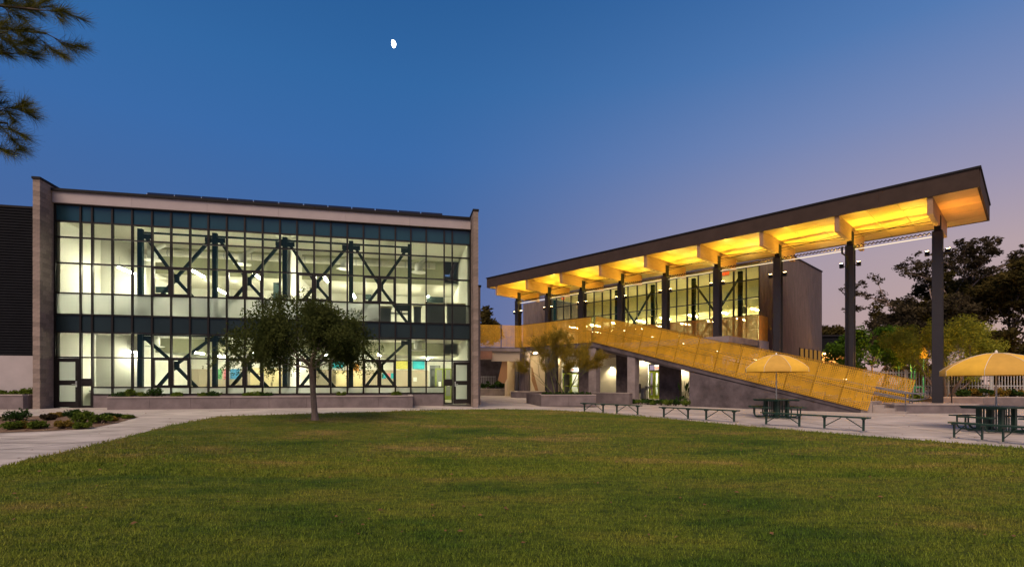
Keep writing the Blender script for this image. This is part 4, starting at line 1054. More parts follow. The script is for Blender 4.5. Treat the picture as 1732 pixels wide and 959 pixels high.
# concrete planter with the palo verde
pp = P(915, 29.3); gz = g(*pp)
ring_planter('tree_planter', 'raised concrete planter holding the feathery multi-stem tree', 0, 3.2, 0, 3.4, 0, .68, (pp[0], pp[1], gz), .02, seg=2)
t = thing('planter_side_wall', 'tapered left flank of the raised tree planter', 'wall', (pp[0], pp[1], gz))
MB().prism([(-.01,.01),(-.01,3.4),(-.75,3.4)], 2, 0, .68).build('wall', MT['planter'], t)
for k in range(9):
    shrub('planter_plant', 'low dark plant in the raised tree planter, plant %s from the left' % ['first','second','third','fourth','fifth','sixth','seventh','eighth','ninth'][k], (pp[0]+.3+k*.32, pp[1]+.7+.3*(k % 2), gz+.56), .22, .28, MT['shrubd'], 150, .05, 330+k, 'plants in the tree planter', 'plant')
def brush_tree():
    t = thing('palo_verde_tree', 'feathery yellow-green multi-stem tree in the raised concrete planter', 'tree', (P(952,31)[0], 31, gz+.5))
    rng = random.Random(11); mb = MB(); ends = []
    def br(p, d, L, r, dep):
        pts = [Vector(p)]; q = Vector(p); dd = Vector(d).normalized(); rs = [r]
        for i in range(4):
            dd = (dd + Vector((rng.uniform(-.1,.1), rng.uniform(-.1,.1), rng.uniform(-.04,.05)))).normalized(); q = q+dd*L/4; pts.append(q.copy()); rs.append(r*(1-.17*(i+1)))
        mb.tube(pts, rs, 5 if r > .012 else 3, cap=False)
        if dep == 0: ends.append((pts[1], pts[-1])); return
        for k in range(rng.randint(3,4)):
            s = pts[rng.randint(2,4)]; ax = Vector((rng.gauss(0,1), rng.gauss(0,.8), rng.gauss(0,.5)))
            br(s, dd + ax*.42, L*rng.uniform(.6,.8), r*.5, dep-1)
    for (x, y, dx, dy, r) in ((-.45,-.1,-.12,0,.05),(.15,0,-.25,.1,.055),(.2,0,.35,0,.05),(.1,.15,.05,.3,.045),(-.4,0,-.5,.1,.035)):
        br((x,y,-.05), (dx*1.6,dy,1), 1.62, r, 3)
    mb.build('trunk', MT['barkg'], t, smooth=True)
    vs = []
    for (a, b) in ends:
        d = (b-a)
        for k in range(95):
            f = rng.uniform(.1,1.45); p = a + d*f + Vector((rng.gauss(0,.07),rng.gauss(0,.07),rng.gauss(0,.07)))
            e = (d.normalized()*.75 + Vector((rng.gauss(0,.45),rng.gauss(0,.45),rng.gauss(0,.4)+.12))).normalized()*rng.uniform(.1,.26)
            s = e.cross(Vector((rng.gauss(0,1),rng.gauss(0,1),rng.gauss(0,1)))).normalized()*.008
            vs.append([p-s, p+s, p+e+s*.3, p+e-s*.3])
    link('crown', arr_mesh('crown', np.array([[tuple(q) for q in f] for f in vs]), 4, MT['palo']), t)
brush_tree()
# low walls in front of the piers
t = thing('low_seat_wall', 'low brown concrete wall right of the raised tree planter', 'wall', RW(xR(1000,YS-1.0), YS-1.0, .15), AR)
MB().box(0, 3.0, 0, .35, 0, .72).build('wall', MT['planter'], t); MB().box(-.02, 3.02, -.02, .37, .721, .78).build('cap', MT['cap'], t)
# bottle filler / drinking fountain
t = thing('drinking_fountain', 'steel drinking fountain on a pedestal between the stair piers', 'drinking fountain', RW(xR(1088,.6), .6, .25), AR)
MB().box(-.12,.12,-.15,.15,0,.95).build('pedestal', MT['galv'], t); MB().box(-.55,-.28,-.2,.15,.55,1.25).build('bottle_filler', MT['grey'], t)
MB().lathe([(.12,.92),(.24,1.0),(.26,1.08)], 14, (.38,0)).build('basin', MT['galv'], t); MB().box(-.28,.4,-.05,.05,.8,.92).build('arm', MT['galv'], t)
# bird-of-paradise and low plants near piers
def bird(px, y, label, seed, n=9, h=1.6):
    rng = random.Random(seed); p = RW(xR(px,y), y, .2); t = thing('broad_leaved_plant', label, 'plant', p); 
    for k in range(n):
        a = rng.random()*6.28; r = rng.uniform(.15,.5); hh = h*rng.uniform(.5,1); tip = Vector((math.cos(a)*r, math.sin(a)*r, hh)); mid = tip*.55
        MB().tube([(0,0,0), tuple(mid)], [.018,.012], 5).build('stalk', MT['barkg'], t)
        d = (tip-mid); s = d.cross(Vector((rng.gauss(0,1),rng.gauss(0,1),.2))).normalized()*.1
        c = mid+d*.5; MB().add([tuple(mid), tuple(c+s), tuple(tip), tuple(c-s)], [(0,1,2,3)]).build('leaf', MT['shrubd'], t)
bird(1157, -2.6, 'tall broad-leaved plant in front of the narrow lit wall by the stair', 1)
bird(1148, -3.6, 'small broad-leaved plant beside the dark stair pier', 2, 6, .8)
for i, px in enumerate((1062,1072,1082,1096,1108,1118,1130,1142,1160)):
    shrub('low_plant', 'low grassy plant at the foot of the stair piers, number %s from the left' % ['one','two','three','four','five','six','seven','eight','nine'][i], RW(xR(px,YS-.1), YS-.1, .15), .4, .38, MT['shrubd'] if i % 2 else MT['shrub'], 260, .07, 400+i, 'low plants at the stair piers', 'plant')

# ------------------------------------------------------------------ benches
def bench_meshes():
    L = 3.6
    seat = MB().box(-L/2, L/2, -.13, .13, .41, .45).mesh('seat', MT['green'])
    leg = MB().box(-.03, .03, -.03, .03, .03, .41).mesh('leg', MT['green'])
    foot = MB().box(-.05, .05, -.2, .2, 0, .035).mesh('foot', MT['galv'])
    cross = MB().box(-.03,.03,-.12,.12,.37,.41).mesh('crossbar', MT['green'])
    brace = MB().bar((.03,0,.12),(.52,0,.40),.025,.025).mesh('brace', MT['green'])
    return L, seat, leg, foot, cross, brace
L_, m_seat, m_leg, m_foot, m_cross, m_brace = bench_meshes()
def bench(pa_, ya_, pb_, yb_, label):
    ends = []
    for px, py in ((pa_, ya_), (pb_, yb_)):
        Y = 20.
        for _ in range(30): X = (px-CX)/F*Y; Y = .5*Y+.5*(H-g(X,Y))*F/(py-HY)
        ends.append(Vector(((px-CX)/F*Y, Y)))
    c = (ends[0]+ends[1])/2; d = (ends[1]-ends[0]); sc = d.length/L_
    t = thing('bench', label, 'bench', (c.x, c.y, g(c.x, c.y)), math.atan2(d.y, d.x), 'green backless benches along the lawn')
    tilt = (g(*ends[1])-g(*ends[0]))/d.length; t.rotation_euler[1] = -math.atan(tilt); t.scale = (sc, 1, 1)
    link('seat', m_seat, t)
    for x, s in ((-1.62,1),(-.42,-1),(.42,1),(1.62,-1)):
        lg = link('leg', m_leg, t, (x,0,0)); link('foot', m_foot, lg); link('crossbar', m_cross, lg)
        b = link('brace', m_brace, t, (x,0,0)); b.scale = (s,1,1)
bench(984, 696.5, 1084, 702.5, 'green backless bench leftmost of the row, in front of the raised tree planter')
bench(1117, 706.5, 1249, 715, 'green backless bench second from the left, in front of the dark stair wall')
bench(1288, 718.5, 1471, 731.5, 'green backless bench in front of the smaller-looking umbrella table')
bench(1607, 741, 1760, 755, 'green backless bench at the right edge in front of the near umbrella table')

# ------------------------------------------------------------------ umbrella tables
def umbrella_table(px, Y, rot, where, r, ztop, zrim, s=1.0):
    X = P(px, Y)[0]; gz = g(X, Y); t = thing('picnic_table', 'square green steel picnic table with attached seats %s' % where, 'table', (X, Y, gz), rot, 'green picnic tables')
    MB().box(-.6,.6,-.6,.6,.73,.77).build('tabletop', MT['green'], t)
    for ax_ in (-.56, .56): MB().box(ax_-.02,ax_+.02,-.58,.58,.69,.729).build('apron', MT['green'], t)
    for x in (-.28,.28):
        for y in (-.28,.28): MB().box(x-.05,x+.05,y-.05,y+.05,.03,.73).build('leg', MT['green'], t)
    mb = MB()
    for a in (-.16,-.05,.05,.16): mb.box(a-.012,a+.012,-.29,-.27,.05,.72).box(a-.012,a+.012,.27,.29,.05,.72).box(-.29,-.27,a-.012,a+.012,.05,.72).box(.27,.29,a-.012,a+.012,.05,.72)
    mb.build('pedestal_bars', MT['green'], t)
    for k in range(4):
        a = k*math.pi/2; c, s_ = math.cos(a), math.sin(a)
        def T(x, y, z): return (x*c - y*s_, x*s_ + y*c, z)
        M = Matrix.Rotation(a, 4, 'Z')
        MB().box(-.42,.42,-1.02,-.76,.43,.47, M).build('seat', MT['green'], t)
        for x in (-.25,.25):
            MB().tube([T(x,-.89,.43),T(x,-.89,.16),T(x,-.84,.08),T(x,-.76,.05),T(x*.9,-.3,.05)], .024, 6).build('seat_arm', MT['green'], t)
    u = thing('umbrella', 'yellow canvas umbrella with scalloped rim over the picnic table %s' % where, 'umbrella', (X, Y, gz), rot+.35, 'yellow umbrellas')
    zt = ztop-gz; zr = zrim-gz; MB().tube([(0,0,.02),(0,0,zt+.03)], .024, 8).build('pole', MT['pole'], u, smooth=True)
    MB().lathe([(.045,zt),(.03,zt+.06),(.01,zt+.09)], 8).build('finial', MT['pole'], u)
    prof = [(0,1),(.2,.97),(.42,.86),(.65,.67),(.85,.44),(1.0,.20)]
    for k in range(8):
        a0 = k*math.pi/4; a1 = a0+math.pi/4; mb = MB()
        for lay, (rr_, hh) in enumerate(prof):
            for q in range(5):
                a = a0+(a1-a0)*q/4; sag = 1-.035*math.sin(math.pi*q/4)*rr_; mb.v.append((r*rr_*math.cos(a)*sag, r*rr_*math.sin(a)*sag, zr+(zt-zr)*hh - .02*math.sin(math.pi*q/4)*rr_))
        for q in range(5):          # valance
            a = a0+(a1-a0)*q/4; sag = 1-.035*math.sin(math.pi*q/4); dip = .03*abs(math.sin(math.pi*q/4)); mb.v.append((r*1.0*math.cos(a)*sag, r*1.0*math.sin(a)*sag, zr - .02+dip*.3))
        nl = len(prof)+1
        for i in range(nl-1):
            for q in range(4): mb.f.append((i*5+q, i*5+q+1, (i+1)*5+q+1, (i+1)*5+q))
        link('canopy_gore', mb.mesh('canopy_gore', MT['canvas'] if k % 2 else MT['canvas2'], True), u)
        MB().tube([(r*a_*math.cos(a0), r*a_*math.sin(a0), zr+(zt-zr)*h_+.004) for a_, h_ in prof]+[(r*math.cos(a0), r*math.sin(a0), zr-.02)], .007, 4).build('seam', MT['pole'], u)
        MB().tube([(0,0,zt-.05),(r*.65*math.cos(a0),r*.65*math.sin(a0),zr+(zt-zr)*.62),(r*.99*math.cos(a0),r*.99*math.sin(a0),zr+(zt-zr)*.17)], .008, 4).build('rib', MT['pole'], u)
umbrella_table(1313, 20.5, R(22), 'in front of the stair', 1.19, 2.67, 1.99)
umbrella_table(1685, 15.2, R(16), 'at the right edge', 1.34, 2.42, 1.76)

# ------------------------------------------------------------------ right-hand site works
t = thing('low_platform_wall', 'low concrete platform wall at the foot of the rightmost canopy column', 'wall', (*P(1500,23.7), 0))
MB().box(.35, P(1657,23.3)[0]-P(1500,23.3)[0], 0, .3, .0, .5).build('wall', MT['planter'], t)
MB().box(.35, P(1657,23.3)[0]-P(1500,23.3)[0]+.03, -.03, .33, .501, .56).build('cap', MT['cap'], t)
MB().box(.35, P(1657,23.3)[0]-P(1500,23.3)[0]-.05, .31, 3.2, .0, .555).build('platform', MT['conc'], t)
t = thing('retaining_wall', 'long low concrete retaining wall in front of the picket fence', 'wall', (*P(1590,28), 0))
for k in range(5): MB().box(k*2.4, k*2.4+2.39, 0, .25, .0, .72).build('wall_panel', MT['planter'], t); 
MB().box(-.02, 12.02, -.02, .28, .721, .78).build('cap', MT['cap'], t)
MB().box(0, 12, .26, 6, .0, .68).build('soil_bed', MT['soil'], t)
# picket fence
fa = Vector((P(1462,31)[0], 31.)); fb = Vector((P(1790,30)[0], 30.)); fd = fb-fa; FL = fd.length
fz = .3
fe = thing('picket_fence', 'pale metal picket fence across the right side behind the umbrella', 'fence', (fa.x, fa.y, fz), math.atan2(fd.y, fd.x))
pk = MB().box(-.018,.018,-.012,.012,.05,2.0).mesh('picket', MT['fence']); n = int(FL/.165)
for k in range(n): link('picket', pk, fe, (k*.165,0,0))
ps = MB().box(-.05,.05,.015,.115,-.3,2.08).mesh('post', MT['fence'])
for k in range(int(FL/2.4)+1): link('post', ps, fe, (k*2.4,0,0))
for z in (.25, 1.05, 1.85): MB().box(0, FL, .013, .05, z, z+.05).build('rail', MT['fence'], fe)
# fence seen through the underpass
fe2 = thing('far_picket_fence', 'short run of pale picket fence glimpsed through the underpass', 'fence', (P(812,52)[0], 52, .3))
pk2 = MB().box(-.02,.02,-.012,.012,.05,2.0).mesh('picket', MT['fence'])
for k in range(10): link('picket', pk2, fe2, (k*.17,0,0))
MB().box(0,1.6,.013,.05,.3,.35).box(0,1.6,.013,.05,1.9,1.95).build('rail', MT['fence'], fe2)
# playground shelter with sodium lamp
pq = P(1548, 38); PLZ = .3
t = thing('play_structure', 'yellow peaked playground roof with round opening on a green post', 'play structure', (pq[0], 38, PLZ))
zc = zL; z0 = H+(HY-606)/F*38-PLZ; zt_ = H+(HY-581)/F*38-PLZ
arch = [(-.75,z0),(-.35,z0)]+[(-.35+.35*(1-math.cos(a*math.pi/8)), z0+.55*math.sin(a*math.pi/8)) for a in range(1,8)]+[(.35,z0),(1.0,z0),(.85,z0+.6),(.35,zt_),(-.25,zt_)]
MB().prism(arch, 1, -.05, .05).build('gable_panel', MT['slidey'], t); MB().prism(arch, 1, 1.15, 1.25).build('gable_panel', MT['slidey'], t)
MB().prism([(-.78,z0-.02),(-.28,zt_+.03),(.38,zt_+.03),(.9,z0+.6),(.84,z0+.6),(.33,zt_),(-.25,zt_),(-.74,z0)], 1, .05, 1.15).build('roof', MT['slidey'], t)
for x in (-.32,.6):
    for y in (0,1.2): MB().tube([(x,y,-.3),(x,y,z0)], .06, 8).build('post', MT['playg'], t)
MB().box(-.3,.6,0,1.2,.9,1.0).build('platform', MT['playg'], t)
lp = (P(1547,36.5,607)); t = thing('sodium_lamp', 'glowing orange lamp on a slim pole in front of the yellow playground roof', 'lamp', (lp[0], lp[1], .3))
MB().lathe([(.02,lp[2]-.3-.09),(.10,lp[2]-.3-.03),(.10,lp[2]-.3+.04),(.03,lp[2]-.3+.09)], 12).build('lamp_globe', MT['sodium'], t, smooth=True)
MB().tube([(0,0,-.3),(0,0,lp[2]-.4)], .035, 8).build('pole', MT['playg'], t)
point('sodium_light', (0,-.3,lp[2]-.3), 420, (1,.45,.08), .12, t)
lp = P(1609.5, 27, 629.5); t = thing('bollard_lamp', 'small orange light point left of the near umbrella', 'lamp', (lp[0], lp[1], .3))
MB().lathe([(.05,lp[2]-.36),(.07,lp[2]-.3),(.04,lp[2]-.24)], 10).build('lamp_globe', MT['sodium'], t); MB().tube([(0,0,-.2),(0,0,lp[2]-.36)], .03, 6).build('pole', MT['dark'], t)
point('bollard_light', (0,-.2,lp[2]-.3), 60, (1,.5,.12), .1, t)
# low building in the distance with glowing timber band
q = P(1384, 48); t = thing('rear_block', 'small dark-clad building block with a glowing timber band right of the concrete tower', 'building', (q[0], 48, 0), R(-6))
W = P(1433,48)[0]-q[0]
MB().box(0, W*.86, 0, 5, 4.5, 5.95).build('clad_box', MT['siding'], t); MB().box(W*.862, W+.5, .05, 5, 4.5, 5.95).build('brick_end', MT['block'], t)
mb = MB(); z = 4.55
while z < 5.85: mb.box(0, W*.86, -.03, 0, z, z+.09); z += .16
mb.build('cladding_rib', MT['siding'], t, kind='stuff')
MB().box(-.1, W+.6, -.15, 5.1, 5.951, 6.1).build('coping', MT['dark'], t)
MB().box(-.1, W+.6, -.6, 1.5, 4.33, 4.48).build('soffit', MT['soffit'], t)
for k in range(5): MB().box(.05, W+.4, .6, .66, 3.2+k*.22, 3.4+k*.22).build('timber_plank', MT['wood'], t)
MB().box(.05, W+.4, .67, .9, .2, 4.32).build('wall', MT['wood'], t)
for k, x in enumerate((.5, 1.9)):
    MB().lathe([(.09,4.30),(.09,4.33)], 10, (x,-.2)).build('soffit_lamp', MT['walllamp'], t); point('soffit_light', (x,-.1,4.1), 60, (1,.65,.2), .1, t)

# ------------------------------------------------------------------ trees
def gp(px, Y): p = P(px, Y); return (p[0], p[1], g(*p))
def lawn_tree():
    p = gp(533, 16.0); t = thing('lawn_tree', 'small broad dark tree with drooping feathery foliage standing on the lawn', 'tree', (p[0], p[1], p[2]+.03))
    rng = random.Random(3); mb = MB(); tips = []; mids = []
    k_ = 16/F
    top = Vector((-7*k_, 0, 1.78))
    mb.tube([(0,0,-.1),(.0,0,.02),(-.02,0,.35),(-.06,0,.9),(-.10,0,1.4),tuple(top)], [.17,.125,.095,.085,.082,.075], 10, cap=False)
    for (dx, dy, dz, L, r) in ((-1.1,.2,.75,.95,.05),(-.5,-.7,.9,.9,.04),(.25,.5,1.1,.9,.045),(1.0,-.2,.75,.95,.05),(.5,-.6,.9,.8,.035),(-.5,.7,1.0,.8,.035),(-.05,0,1.2,.95,.045),(-1.3,-.2,.25,.8,.035),(1.3,.1,.3,.75,.035)):
        grow(mb, top-Vector((0,0,.1*rng.random())), (dx,dy,dz), L*.80, r, 3, .55, tips, .02, 3, (2,3), .70, rng, .2, mids)
    mb.build('trunk', MT['bark'], t, smooth=True)
    cs = []; rr_ = []
    def inside(c):
        x, y, z = c; e = ((x+.45)/2.3)**2 + (y/2.1)**2 + ((z-2.35)/1.35)**2; return e < 1 and z > 1.25
    for c in tips+mids[::3]:
        if inside(c): cs.append(c); rr_.append(rng.uniform(.18,.34))
    for k in range(260):
        a = rng.random()*6.28; r = rng.uniform(.25,1)**.6; th = rng.uniform(-.25,1)
        x = -.45+2.15*r*math.cos(a)*math.sqrt(max(0,1-th*th*.85)); y = 1.95*r*math.sin(a)*math.sqrt(max(0,1-th*th*.85)); z = 2.48+1.42*th*(1-.12*abs(math.sin(a*3)))
        if x < -1.5: z -= .25
        cs.append((x,y,z)); rr_.append(rng.uniform(.14,.36))
    V = leaf_cloud(cs, rr_, 42000, .048, 3.2, .9, 1.0, 5)
    # hanging sprays along the rim
    sp = []
    for k in range(300):
        a = rng.random()*6.28; x = -.5+2.35*math.cos(a)*rng.uniform(.5,1.08); y = 1.95*math.sin(a)*rng.uniform(.55,1.05); z = 1.95+rng.uniform(-.1,1.0)
        d = Vector((math.cos(a)*.5, math.sin(a)*.5, -.8+rng.uniform(-.3,.5))).normalized(); q = Vector((x,y,z))
        for i in range(34):
            f = rng.random()*.5; p_ = q+d*f+Vector((0,0,-.25*f*f)); e = Vector((rng.gauss(0,1),rng.gauss(0,1),rng.gauss(0,.5)-.6)).normalized()*rng.uniform(.05,.09); s = e.cross(Vector((rng.gauss(0,1),rng.gauss(0,1),1))).normalized()*.012
            sp.append([p_, p_+e*.5+s, p_+e, p_+e*.5-s])
    sp = np.array([[tuple(q) for q in f] for f in sp])
    link('crown', arr_mesh('crown', np.concatenate([V, sp]), 4, MT['leaf']), t)
lawn_tree()
p = gp(533, 16.0); t = thing('root_mound', 'small tuft of longer grass and bare soil around the lawn tree foot', 'mound', (p[0], p[1], p[2]+.03))
MB().lathe([(.55,-.02),(.4,.03),(.15,.07),(.05,.08)], 18).build('soil', MT['lawn'], t, smooth=True)
tree('green_tree', 'bushy bright green tree beside the second canopy column from the right', gp(1478, 39), 1.3, .14, 1.25, 3, .6, MT['leafg'], MT['bark'], .6, 17000, .11, 21, scale=(1.1,1.1,1.4))
tree('willow_shrub', 'large feathery yellow-green shrub behind the rightmost canopy column', gp(1600, 30), .3, .12, 1.35, 3, .38, MT['willow'], MT['bark'], .45, 34000, .09, 31, up=.3, droop=-.4, aspect=5, cat='shrub', nlimb=8, elev=1.3, squash=1.1, scale=(1.35,1.1,1.28))
def dark_tree(px, Y, hpx, wpx, label, seed, m='leafd', count=15000, size=.26, base=None, b='barkd', trunk=.35, clump=.9):
    ht = (HY-hpx)/F*Y+H; sp = wpx/F*Y/2; p = gp(px, Y)
    t = thing('background_tree', label, 'tree', p, 0, 'dark trees beyond the fence'); rng = random.Random(seed); mb = MB(); tips = []; mids = []
    tr = ht*trunk; top = Vector((rng.uniform(-.5,.5),0,tr))
    mb.tube([(0,0,-.2),(0,0,tr*.5),tuple(top)], [ht*.03,ht*.022,ht*.018], 8, cap=False)
    for k in range(6):
        a = k*1.05+rng.random(); grow(mb, top, (math.cos(a), math.sin(a), 1.1), (ht-tr)*.30, ht*.011, 3, .6, tips, .05, 3, (2,3), .78, rng, .28, mids)
    allc = tips+mids[::2]; A = np.array(allc); cen = A.mean(0)
    sx = sp/max(1e-3, np.percentile(np.abs(A[:,0]-cen[0]), 97)); zmax = np.percentile(A[:,2], 98.5)
    fz_ = (ht-.4-tr)/(zmax-tr)
    f = lambda v: (v[0]*sx if v[2] > tr*.9 else v[0], v[1]*min(1.2,sx), tr+(v[2]-tr)*fz_ if v[2] > tr else v[2])
    mb.v = [f(v) for v in mb.v]; mb.build('trunk', MT[b], t, smooth=True)
    cs = [f(c) for c in allc]; V = leaf_cloud(cs, [clump*rng.uniform(.4,1.25) for _ in cs], count, size, 2.6, .3, .62, seed)
    link('crown', arr_mesh('crown', V, 4, MT[m]), t)
dark_tree(1590, 62, 418, 190, 'tall open-crowned eucalyptus behind the rightmost canopy column, with sky showing through', 41, 'leafe', 9500, .2, b='barkp', clump=.7, trunk=.42)
dark_tree(1700, 55, 446, 200, 'tall dense dark tree at the right edge of the photo', 42, 'leafd', 30000, .2, clump=.95, trunk=.25)
dark_tree(1640, 66, 462, 150, 'mid-height dark tree between the eucalyptus and the right edge', 43, 'leafd', 17000, .22, clump=.9)
dark_tree(1500, 68, 515, 90, 'lower dark tree above the bushy bright green tree', 44, 'leafd', 9000, .22, clump=.8, trunk=.3)
dark_tree(1560, 58, 505, 130, 'spreading dark tree under the eucalyptus crown', 45, 'leafe', 11000, .2, clump=.8, trunk=.25)
dark_tree(1790, 60, 440, 200, 'dark tree cut by the right edge of the photo', 46, 'leafd', 15000, .3, clump=1.0, trunk=.25)
dark_tree(1760, 45, 560, 240, 'low dark tree behind the near umbrella', 47, 'leafd', 15000, .22, clump=.8, trunk=.15)
dark_tree(825, 75, 524, 32, 'small round tree seen between the two buildings', 48, 'leafd', 3000, .3, clump=.8, trunk=.4)
dark_tree(1409, 80, 553, 42, 'small tree peeking above the dark-clad block', 49, 'leafd', 2500, .3, clump=.7, trunk=.5)
# bare tree
rng = random.Random(61); p = gp(1540, 42); t = thing('bare_tree', 'leafless pale-branched tree between the green tree and the yellow playground roof', 'tree', p); mb = MB(); tips = []
mb.tube([(0,0,-.2),(0,0,1.6)], [.12,.09], 8)
for k in range(7): grow(mb, (0,0,1.4), (math.cos(k*.9), math.sin(k*.9), .9), 1.2, .05, 3, .6, tips, .05, 3, (2,3), .75, rng, .25)
mb.build('trunk', MT['barkp'], t, smooth=True)
# shrubs along the fence and under it
for i, px in enumerate((1502,1528,1552,1625,1645,1662,1690,1712,1735,1755)):
    shrub('bed_plant', 'leafy plant in the bed before the picket fence, number %s from the left' % ['one','two','three','four','five','six','seven','eight','nine','ten'][i], (*P(px, 29.2), .6 if px > 1590 else .15), .5, .62 if px > 1590 else .9, MT['shrub'] if px < 1560 else (MT['shrubd'] if i % 2 else MT['shrubo']), 420, .08, 500+i, 'plants along the picket fence', 'plant')
for i in range(16):
    X = 24+i*3.2; Y = 43 + (i % 3)*1.5
    shrub('hedge_bush', 'dark bush beyond the picket fence, bush %s from the left' % ['one','two','three','four','five','six','seven','eight','nine','ten','eleven','twelve','thirteen','fourteen','fifteen','sixteen'][i], (X, Y, .2), 2.0, 3.6, MT['leafd'], 1500, .2, 540+i, 'dark bushes beyond the fence', 'bush')

# left landscape bed: soil sheet and shrubs
BED = []
for px, py in ((-60,705),(0,703.5),(120,702),(235,704),(200,714),(150,724),(80,728),(0,731),(-60,734)):
    Y = 15.
    for _ in range(40): X = (px-CX)/F*Y; Y = .5*Y+.5*(H-g(X,Y)-.02)*F/(py-HY)
    BED.append(((px-CX)/F*Y, Y))
mb = MB(); bd = densify(BED, .4); bc = Vector((sum(b[0] for b in BED)/len(BED), sum(b[1] for b in BED)/len(BED)))
for k in range(7):
    for q in bd:
        v = bc.lerp(Vector(q), k/6 if k else 0.001); mb.v.append((v.x, v.y, g(v.x,v.y)+.012+.04*(1-k/6)+random.uniform(0,.015)*(k < 6)))
nb = len(bd)
for k in range(6):
    for i in range(nb): j = (i+1) % nb; mb.f.append((k*nb+i, k*nb+j, (k+1)*nb+j, (k+1)*nb+i))
mb.build('planting_bed', MT['soil'], None, kind='structure')
cnt = 0
for (px, py, r, h, m, nm) in [(30,714,.42,.36,'shrubd','dark leafy shrub at the left edge of the planting bed'),(24,726,.34,.2,'shrub','flat green shrub at the near left corner of the bed'),(66,725,.26,.24,'shrub','small light green shrub near the left of the bed'),(82,712,.24,.22,'barkd2','dark purplish low shrub in the middle of the bed'),(108,724,.27,.24,'shrubo','yellow-green shrub at the near edge of the bed'),(127,713,.32,.42,'shrubd','tall dark shrub at the middle of the bed'),(142,716,.36,.36,'shrub','yellow-green round shrub right of the tall dark one'),(140,724,.24,.16,'shrub','low green shrub at the near edge right of the middle'),(170,716,.30,.30,'shrub','bright green round shrub near the right of the bed'),(180,709,.24,.24,'shrubd','small dark shrub behind the bright green one'),(192,712,.18,.13,'shrubo','ochre low shrub near the tip of the bed'),(217,707,.2,.09,'shrub','tiny green plant at the tip of the bed'),(47,724,.3,.18,'shrubo','ochre flat shrub between two green ones at the left of the bed'),(96,706,.2,.18,'shrubo','small orange-brown tuft at the far side of the bed'),(200,706,.18,.14,'shrubd','small dark tuft at the far right of the bed')]:
    Y = 15.
    for _ in range(40): X = (px-CX)/F*Y; Y = .5*Y+.5*(H-g(X,Y)-.02)*F/(py-HY)
    shrub('bed_shrub', nm, (X, Y, g(X,Y)+.02), r, h, MT['leafe'] if m == 'barkd2' else MT[m], 1100, .035, 600+cnt, 'shrubs in the planting bed'); cnt += 1
# scattered stones / mulch chips
rs_ = np.random.RandomState(9); mb = MB()
for k in range(700):
    a, b_ = rs_.rand(2); i = rs_.randint(len(bd)); v = bc.lerp(Vector(bd[i]), a**.5*.95); s = rs_.uniform(.01,.035); z = g(v.x,v.y)+.03
    mb.add([(v.x-s,v.y,z),(v.x+s,v.y-s*.5,z),(v.x,v.y+s,z),(v.x,v.y,z+s*.9)], [(0,1,3),(1,2,3),(2,0,3),(0,2,1)])
mb.build('mulch_chips', mat('mulch', (.16,.09,.06), .95, var=.5, scale=20), None, kind='stuff', label='wood chips and small stones scattered on the planting bed')
rs_ = np.random.RandomState(19); mb = MB()
for k in range(520):
    Y = 4.5+18*rs_.rand()**.9; X = (rs_.rand()*2-1)*Y*1.0; onl = in_poly(X, Y, LAWN); s = rs_.uniform(.015,.04); z = g(X,Y)+(.065+max(0,.028*math.sin(X*.7+Y*.35)*math.sin(Y*.5)) if onl else .012)
    if not onl and rs_.rand() < .5: continue
    a = rs_.rand()*6.28; c_, s_ = math.cos(a)*s, math.sin(a)*s
    mb.add([(X-c_,Y-s_,z),(X+s_*.5,Y-c_*.5,z+s*.4),(X+c_,Y+s_,z+.004),(X-s_*.5,Y+c_*.5,z)], [(0,1,2,3)])
mb.build('fallen_leaves', mat('dry_leaf', (.16,.08,.03), .9, var=.5, scale=9), None, kind='stuff', label='dry brown leaves scattered over the lawn and paving')
# small planter at far left + hedge behind it
q = gp(-60, 21.5); x1 = P(39, 21.5)[0]
ring_planter('left_planter', 'short concrete planter wall at the left edge of the photo', 0, x1-q[0], 0, 1.0, 0, .63, (q[0], 21.5, q[2]), 0, seg=1)
for i, px in enumerate((-20, 6, 22, 36, 50)):
    p = gp(px, 22.6); shrub('wall_shrub', 'leafy shrub against the pale plaster wall, %s from the left' % ['first','second','third','fourth','fifth'][i], (p[0], p[1], p[2]), .52, .92 if i != 2 else .78, MT['shrub'], 1500, .05, 650+i, 'shrubs against the plaster wall')

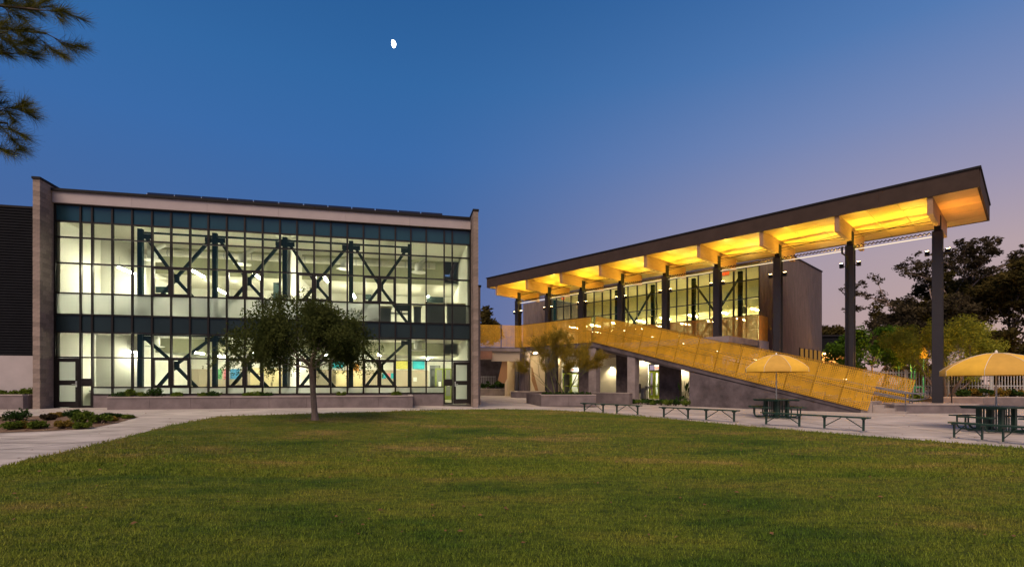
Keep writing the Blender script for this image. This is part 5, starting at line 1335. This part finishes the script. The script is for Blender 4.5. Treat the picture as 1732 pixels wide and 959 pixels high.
# pine branches reaching in from the left; trunk stands outside the frame
def pine():
    t = thing('pine_tree', 'pine tree whose needle branches hang into the top left of the photo', 'tree', (-14.5, 7.5, 0)); rng = random.Random(71); mb = MB(); tw = []
    mb.tube([(0,0,-.2),(0,0,4),(.2,0,9),(.1,0,13)], [.32,.27,.18,.08], 10, cap=False)
    def twig(p, d, L, r, dep):
        pts = [Vector(p)]; q = Vector(p); dd = Vector(d).normalized(); rs = [r]
        for i in range(4):
            dd = (dd+Vector((rng.uniform(-.16,.16),rng.uniform(-.16,.16),rng.uniform(-.14,.13)))).normalized(); q = q+dd*L/4; pts.append(q.copy()); rs.append(r*(1-.2*(i+1)))
        mb.tube(pts, rs, 5, cap=False)
        if dep <= 1:
            for i in range(2, 5): tw.append((pts[i], dd.copy(), .45 if i < 4 else 1))
        if dep > 0:
            for k in range(rng.randint(2,4)):
                twig(pts[rng.randint(1,4)], dd+Vector((rng.gauss(0,.45),rng.gauss(0,.45),rng.gauss(0,.38))), L*rng.uniform(.45,.7), r*.55, dep-1)
    root = Vector((-14.5,7.5,0))
    for (px, py, Y, k) in ((118,60,7.6,0),(60,95,7.8,0),(105,20,7.5,0),(50,15,8.0,0),(110,-15,7.6,0),(40,60,7.4,0),(15,30,7.6,0),(40,190,7.4,1),(52,212,7.6,1),(20,245,7.5,1),(15,185,7.3,1),(5,215,7.7,1)):
        tip = Vector(P(px, Y, py))-root; z0 = tip.z+.5; base = Vector((.15,0,z0)) 
        d = tip-base; L = d.length; main = [base, base+d*.5+Vector((0,0,.15)), tip-d.normalized()*.35]
        mb.tube(main, [.06,.04,.013], 6, cap=False)
        for f in (.7,.78,.85,.92,.97,1.0):
            s = main[1].lerp(main[2], (f-.5)*2); twig(s, d.normalized()+Vector((rng.gauss(0,.35),rng.gauss(0,.35),rng.gauss(0,.45)+.1)), .30, .008, 1)
    mb.build('trunk', MT['barkd'], t, smooth=True)
    vs = []
    for (p, d, wgt) in tw:
        if wgt < 1 and rng.random() < .25: continue
        for k in range(70 if wgt == 1 else 18):
            e = (d*rng.uniform(.5,1.3)+Vector((rng.gauss(0,.5),rng.gauss(0,.5),rng.gauss(0,.5)+.05))).normalized()*rng.uniform(.13,.24)
            o = p+d*rng.uniform(-.08,.05); s = e.cross(Vector((rng.gauss(0,1),rng.gauss(0,1),rng.gauss(0,1)))).normalized()*.0022
            vs.append([o-s, o+s, o+e+s*.3, o+e-s*.3])
    link('crown', arr_mesh('crown', np.array([[tuple(q) for q in f] for f in vs]), 4, MT['pine']), t)
pine()

# ------------------------------------------------------------------ moon
mp_ = Vector(P(664.6, 900, 75)); R_ = 5.1/F*900
t = thing('moon', 'bright half moon high in the blue dusk sky', 'moon', mp_)
mb = MB(); n1, n2 = 20, 24; 
for i in range(n1+1):
    th = math.pi*i/n1
    for j in range(n2):
        ph = 2*math.pi*j/n2; mb.v.append((R_*math.sin(th)*math.cos(ph), R_*math.sin(th)*math.sin(ph), R_*1.2*math.cos(th)))
lit = []; drk = []
for i in range(n1):
    for j in range(n2):
        f = (i*n2+j, i*n2+(j+1) % n2, (i+1)*n2+(j+1) % n2, (i+1)*n2+j)
        ph = 2*math.pi*(j+.5)/n2; (lit if math.cos(ph-R(-25)) > .1 else drk).append(f)
a = MB(); a.v = mb.v; a.f = lit; b = MB(); b.v = list(mb.v); b.f = drk
a.build('lit_side', MT['moon'], t)

SC.render.engine = 'CYCLES'
SC.cycles.max_bounces = 8; SC.cycles.transparent_max_bounces = 24; SC.cycles.diffuse_bounces = 4
SC.cycles.sample_clamp_indirect = 4; SC.cycles.use_denoising = True
SC.cycles.caustics_reflective = False; SC.cycles.caustics_refractive = False
